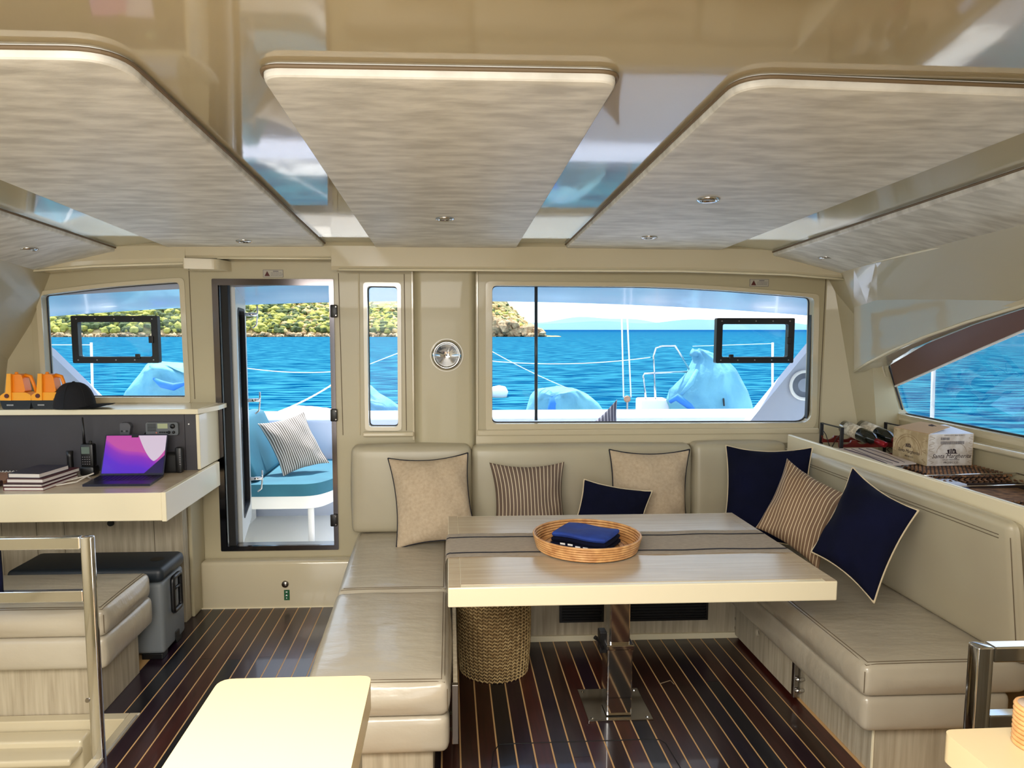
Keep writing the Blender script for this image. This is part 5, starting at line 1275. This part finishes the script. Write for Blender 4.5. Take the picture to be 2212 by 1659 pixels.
def loft(name, label, rows, Yc, dep, m, seed, grp='aqua sail covers'):
    rr = random.Random(seed); bm = NB(); R_ = []; n_ = 40
    pts = [(PY(xa, y, Yc), PY(xb, y, Yc)) for y, xa, xb in rows]; fine = []
    for k in range(len(pts)-1):
        for q_ in range(4):
            t_ = q_/4; t2 = t_*t_*(3-2*t_)*.5+t_*.5
            fine.append((pts[k][0].lerp(pts[k+1][0], t2), pts[k][1].lerp(pts[k+1][1], t2)))
    fine.append(pts[-1]); ph = [rr.uniform(0, 6) for _ in range(6)]; N_ = len(fine)
    for i, (a, b) in enumerate(fine):
        w_ = (b.x-a.x)/2; c_ = (a.x+b.x)/2; dd = dep*min(1, .25+w_/.3); row = []
        for k in range(n_):
            an = 2*math.pi*k/n_; t_ = i/N_
            f = 1+.10*math.sin(5*an+ph[0]+4*t_)+.07*math.sin(9*an+ph[1]-7*t_)+.05*math.sin(14*an+ph[2]+11*t_)
            g_ = 1+.03*math.sin(7*an+ph[3])
            row.append(bm.verts.new((c_+w_*math.cos(an)*g_, Yc+dd*math.sin(an)*f, a.z+.02*math.sin(3*an+ph[4]+6*t_))))
        R_.append(row)
    for A, B in zip(R_, R_[1:]):
        for k in range(n_): bm.faces.new([A[k], A[(k+1) % n_], B[(k+1) % n_], B[k]])
    bm.faces.new(R_[0]); bm.faces.new(R_[-1])
    t = thing(name, label, 'cover', (pts[-1][0].lerp(pts[-1][1], .5)), grp); mk('cloth', bm, m, t, smooth=True); return t
c1 = PY(1215, 880, 7.05)
t = loft('sail_cover', 'low aqua cover with blue patch, left in the big window', [(841, 1172, 1235), (845, 1158, 1258), (856, 1146, 1276), (872, 1140, 1290), (893, 1134, 1302), (935, 1130, 1310)], 7.05, .26, TARP, 3)
mk('blue_patch', softbox(c1.x-.17, c1.x-.04, 6.77, 6.80, .80, .99, .01, .004, 4, lambda p: V((p.x+(p.z-.9)*.25, p.y+max(0, p.z-.9)*.8, p.z))), TARPB, t, smooth=True)
def cone_w(p_):
    k = (p_.z-.45)/1.0; k = max(0, min(1, k)); cx_ = c2.x+.04-.12*k; return V((cx_+(p_.x-c2.x)*(1.15-.75*k), p_.y, p_.z))
c2 = PY(1535, 900, 6.9)
t = loft('sail_cover', 'tall peaked aqua cover beside the steel pulpit', [(757, 1500, 1512), (762, 1496, 1530), (778, 1500, 1562), (800, 1488, 1582), (825, 1466, 1597), (845, 1448, 1610), (868, 1441, 1619), (890, 1450, 1624), (935, 1450, 1624)], 6.95, .28, TARP, 8)
pk = PY(1505, 780, 6.9)
mk('tied_end', TB([(pk.x+.06, 6.9, pk.z+.06), (pk.x+.0, 6.88, pk.z+.065), (pk.x-.06, 6.87, pk.z+.085)], [.03, .03, .04], n=8), TARP, t, smooth=True)
f_ = [P7_ for P7_ in (PY(1447, 868, 6.66), PY(1462, 858, 6.62), PY(1490, 878, 6.62), PY(1505, 892, 6.64))]
mk('blue_fold', TB(f_, [.02, .035, .03, .012], n=8), TARPB, t, smooth=True)
mk('fold', TB([PY(1506, 800, 6.72), PY(1492, 828, 6.66), PY(1472, 852, 6.64)], [.02, .03, .015], n=8), TARP, t, smooth=True)
mk('strap', TB([(c2.x+.03, 6.66, .95), (c2.x+.03, 6.64, .88)], .008, n=6), BLK, t)
c3 = PY(350, 850, 7.05)
t = loft('sail_cover', 'aqua cover with a deep blue fold in the left window', [(786, 325, 345), (790, 318, 395), (803, 306, 450), (822, 288, 490), (842, 272, 500), (870, 262, 520), (935, 255, 520)], 7.05, .28, TARP, 5)
mk('blue_fold', TB([PY(332, 818, 6.73), PY(350, 830, 6.70), PY(375, 836, 6.70), PY(400, 828, 6.72)], [.012, .035, .035, .015], n=8), TARPB, t, smooth=True)
c4 = PY(815, 870, 7.05)
loft('sail_cover', 'edge of a pale aqua cover in the narrow window', [(828, 776, 790), (838, 770, 802), (852, 764, 818), (866, 760, 848), (880, 758, 872), (935, 755, 880)], 7.05, .24, TARP, 6)
o = bag('anchor_cover', 'long white cover mound ahead of the foredeck bench in the doorway', (-1.35, 6.98, .60), (.42, .22, .17), DECK, 11, grp=None)
# pulpit and lines
t = thing('steel_pulpit', 'bent stainless pulpit rail in the big window', 'rail', (1.9, 7.0, .6))
P7 = lambda x, y, d=7.0: PY(x, y, d)
mk('hoop', TB([P7(1416, 866), P7(1412, 770), P7(1417, 752), P7(1430, 748), P7(1458, 747), P7(1496, 810)], .010, n=8), CHR, t, smooth=True)
mk('lower_bar', TB([P7(1396, 872), P7(1390, 812), P7(1392, 807), P7(1495, 803)], .010, n=8), CHR, t, smooth=True)
a, b_ = P7(1383, 897), P7(1445, 862)
o = mk('bow_box', BX(a.x, b_.x, 6.95, 7.2, a.z-.05, b_.z, .02, 3), DECK, smooth=True, ang=.6); tag(o, 'white moulded box at the foot of the pulpit', 'box')
ROPE = mat('white_rope', (226, 232, 236), .7)
def line(pts, label, r=.0042, m=ROPE, cat='rope', grp='white lines across the foredeck'):
    tag(mk('line', TB(pts, r, n=6), m, smooth=True), label, cat, grp)
def cat_(a, b, sag, n_=10): return [a.lerp(b, i/n_)+V((0, 0, -sag*4*(i/n_)*(1-i/n_))) for i in range(n_+1)]
line([P7(1343, 685, 6.6), P7(1347, 858, 6.6)], 'left of the two upright white lines in the big window', .007)
line([P7(1355, 685, 6.6), P7(1363, 858, 6.6)], 'right of the two upright white lines in the big window', .007)
t = thing('deck_block', 'small brown and white block at the foot of the upright lines', 'block', P7(1355, 880, 6.6))
q = P7(1355, 862, 6.6); mk('cheek', lathe(NB(), [(0, -.012), (.03, -.010), (.032, .010), (0, .012)], q, 16, 'Y'), mat('block_tan', (170, 130, 100), .5), t, smooth=True); mk('shackle', TB([q, q-V((0, 0, .10)), q-V((0, 0, .16))], .010, n=8), STL, t); mk('tail', TB([q-V((0, 0, .16)), q+V((.02, .1, -.35)), V((q.x+.02, 6.95, .60))], .006, n=6), ROPE, t)
line(cat_(P7(1040, 778), P7(1405, 772), .05), 'long sagging lifeline in the big window')
line(cat_(P7(1050, 752), P7(1242, 845), .02), 'line slanting down to the low aqua cover')
line(cat_(P7(500, 790), P7(720, 803), .03), 'lifeline crossing the doorway')
line(cat_(P7(600, 890), P7(722, 828), .02), 'line rising to the right in the doorway', .008)
line(cat_(P7(795, 788), P7(862, 762), .0), 'line crossing the narrow window')
line(cat_(P7(104, 745), P7(200, 745), .0), 'lifeline in the left window', .004)
o = mk('stanchion', TB([P7(197, 740), V((P7(197, 835).x, 7.0, .60))], .012, n=8), WHT, smooth=True); tag(o, 'white stanchion in the left window', 'post', 'stanchions')
o = mk('stanchion', TB([P7(1669, 740), V((P7(1672, 830).x, 7.0, .60))], .012, n=8), WHT, smooth=True); tag(o, 'white stanchion behind the right opening port', 'post', 'stanchions')
line(cat_(P7(1496, 748), P7(1672, 742), .0), 'thin lifeline behind the right opening port', .003)
q1, q2 = PX(2016, 780, 3.6), PX(2016, 915, 3.6)
o = mk('stanchion', TB([V((q1.x, q1.y, q1.z+.1)), V((q2.x, q2.y, .60))], .014, n=8), WHT, smooth=True); tag(o, 'white stanchion outside the arched side window', 'post', 'stanchions')
line([V((3.6, 2.4, 1.585)), V((3.6, 4.4, 1.56))], 'thin lifeline outside the arched side window', .003)
struct('side_deck', BX(2.72, 3.7, -1.6, 8, .2, .6, .03), DECK)
struct('side_deck_left', BX(-3.7, -2.72, -1.6, 8, .2, .6, .03), DECK)
o = mk('white_buoy', lathe(NB(), [(0, -.25), (.3, -.1), (.36, .1), (.25, .3), (0, .36)], PZ(1078, 852, -.9), 20), WHT, smooth=True); tag(o, 'white float on the water at the left of the big window', 'buoy')
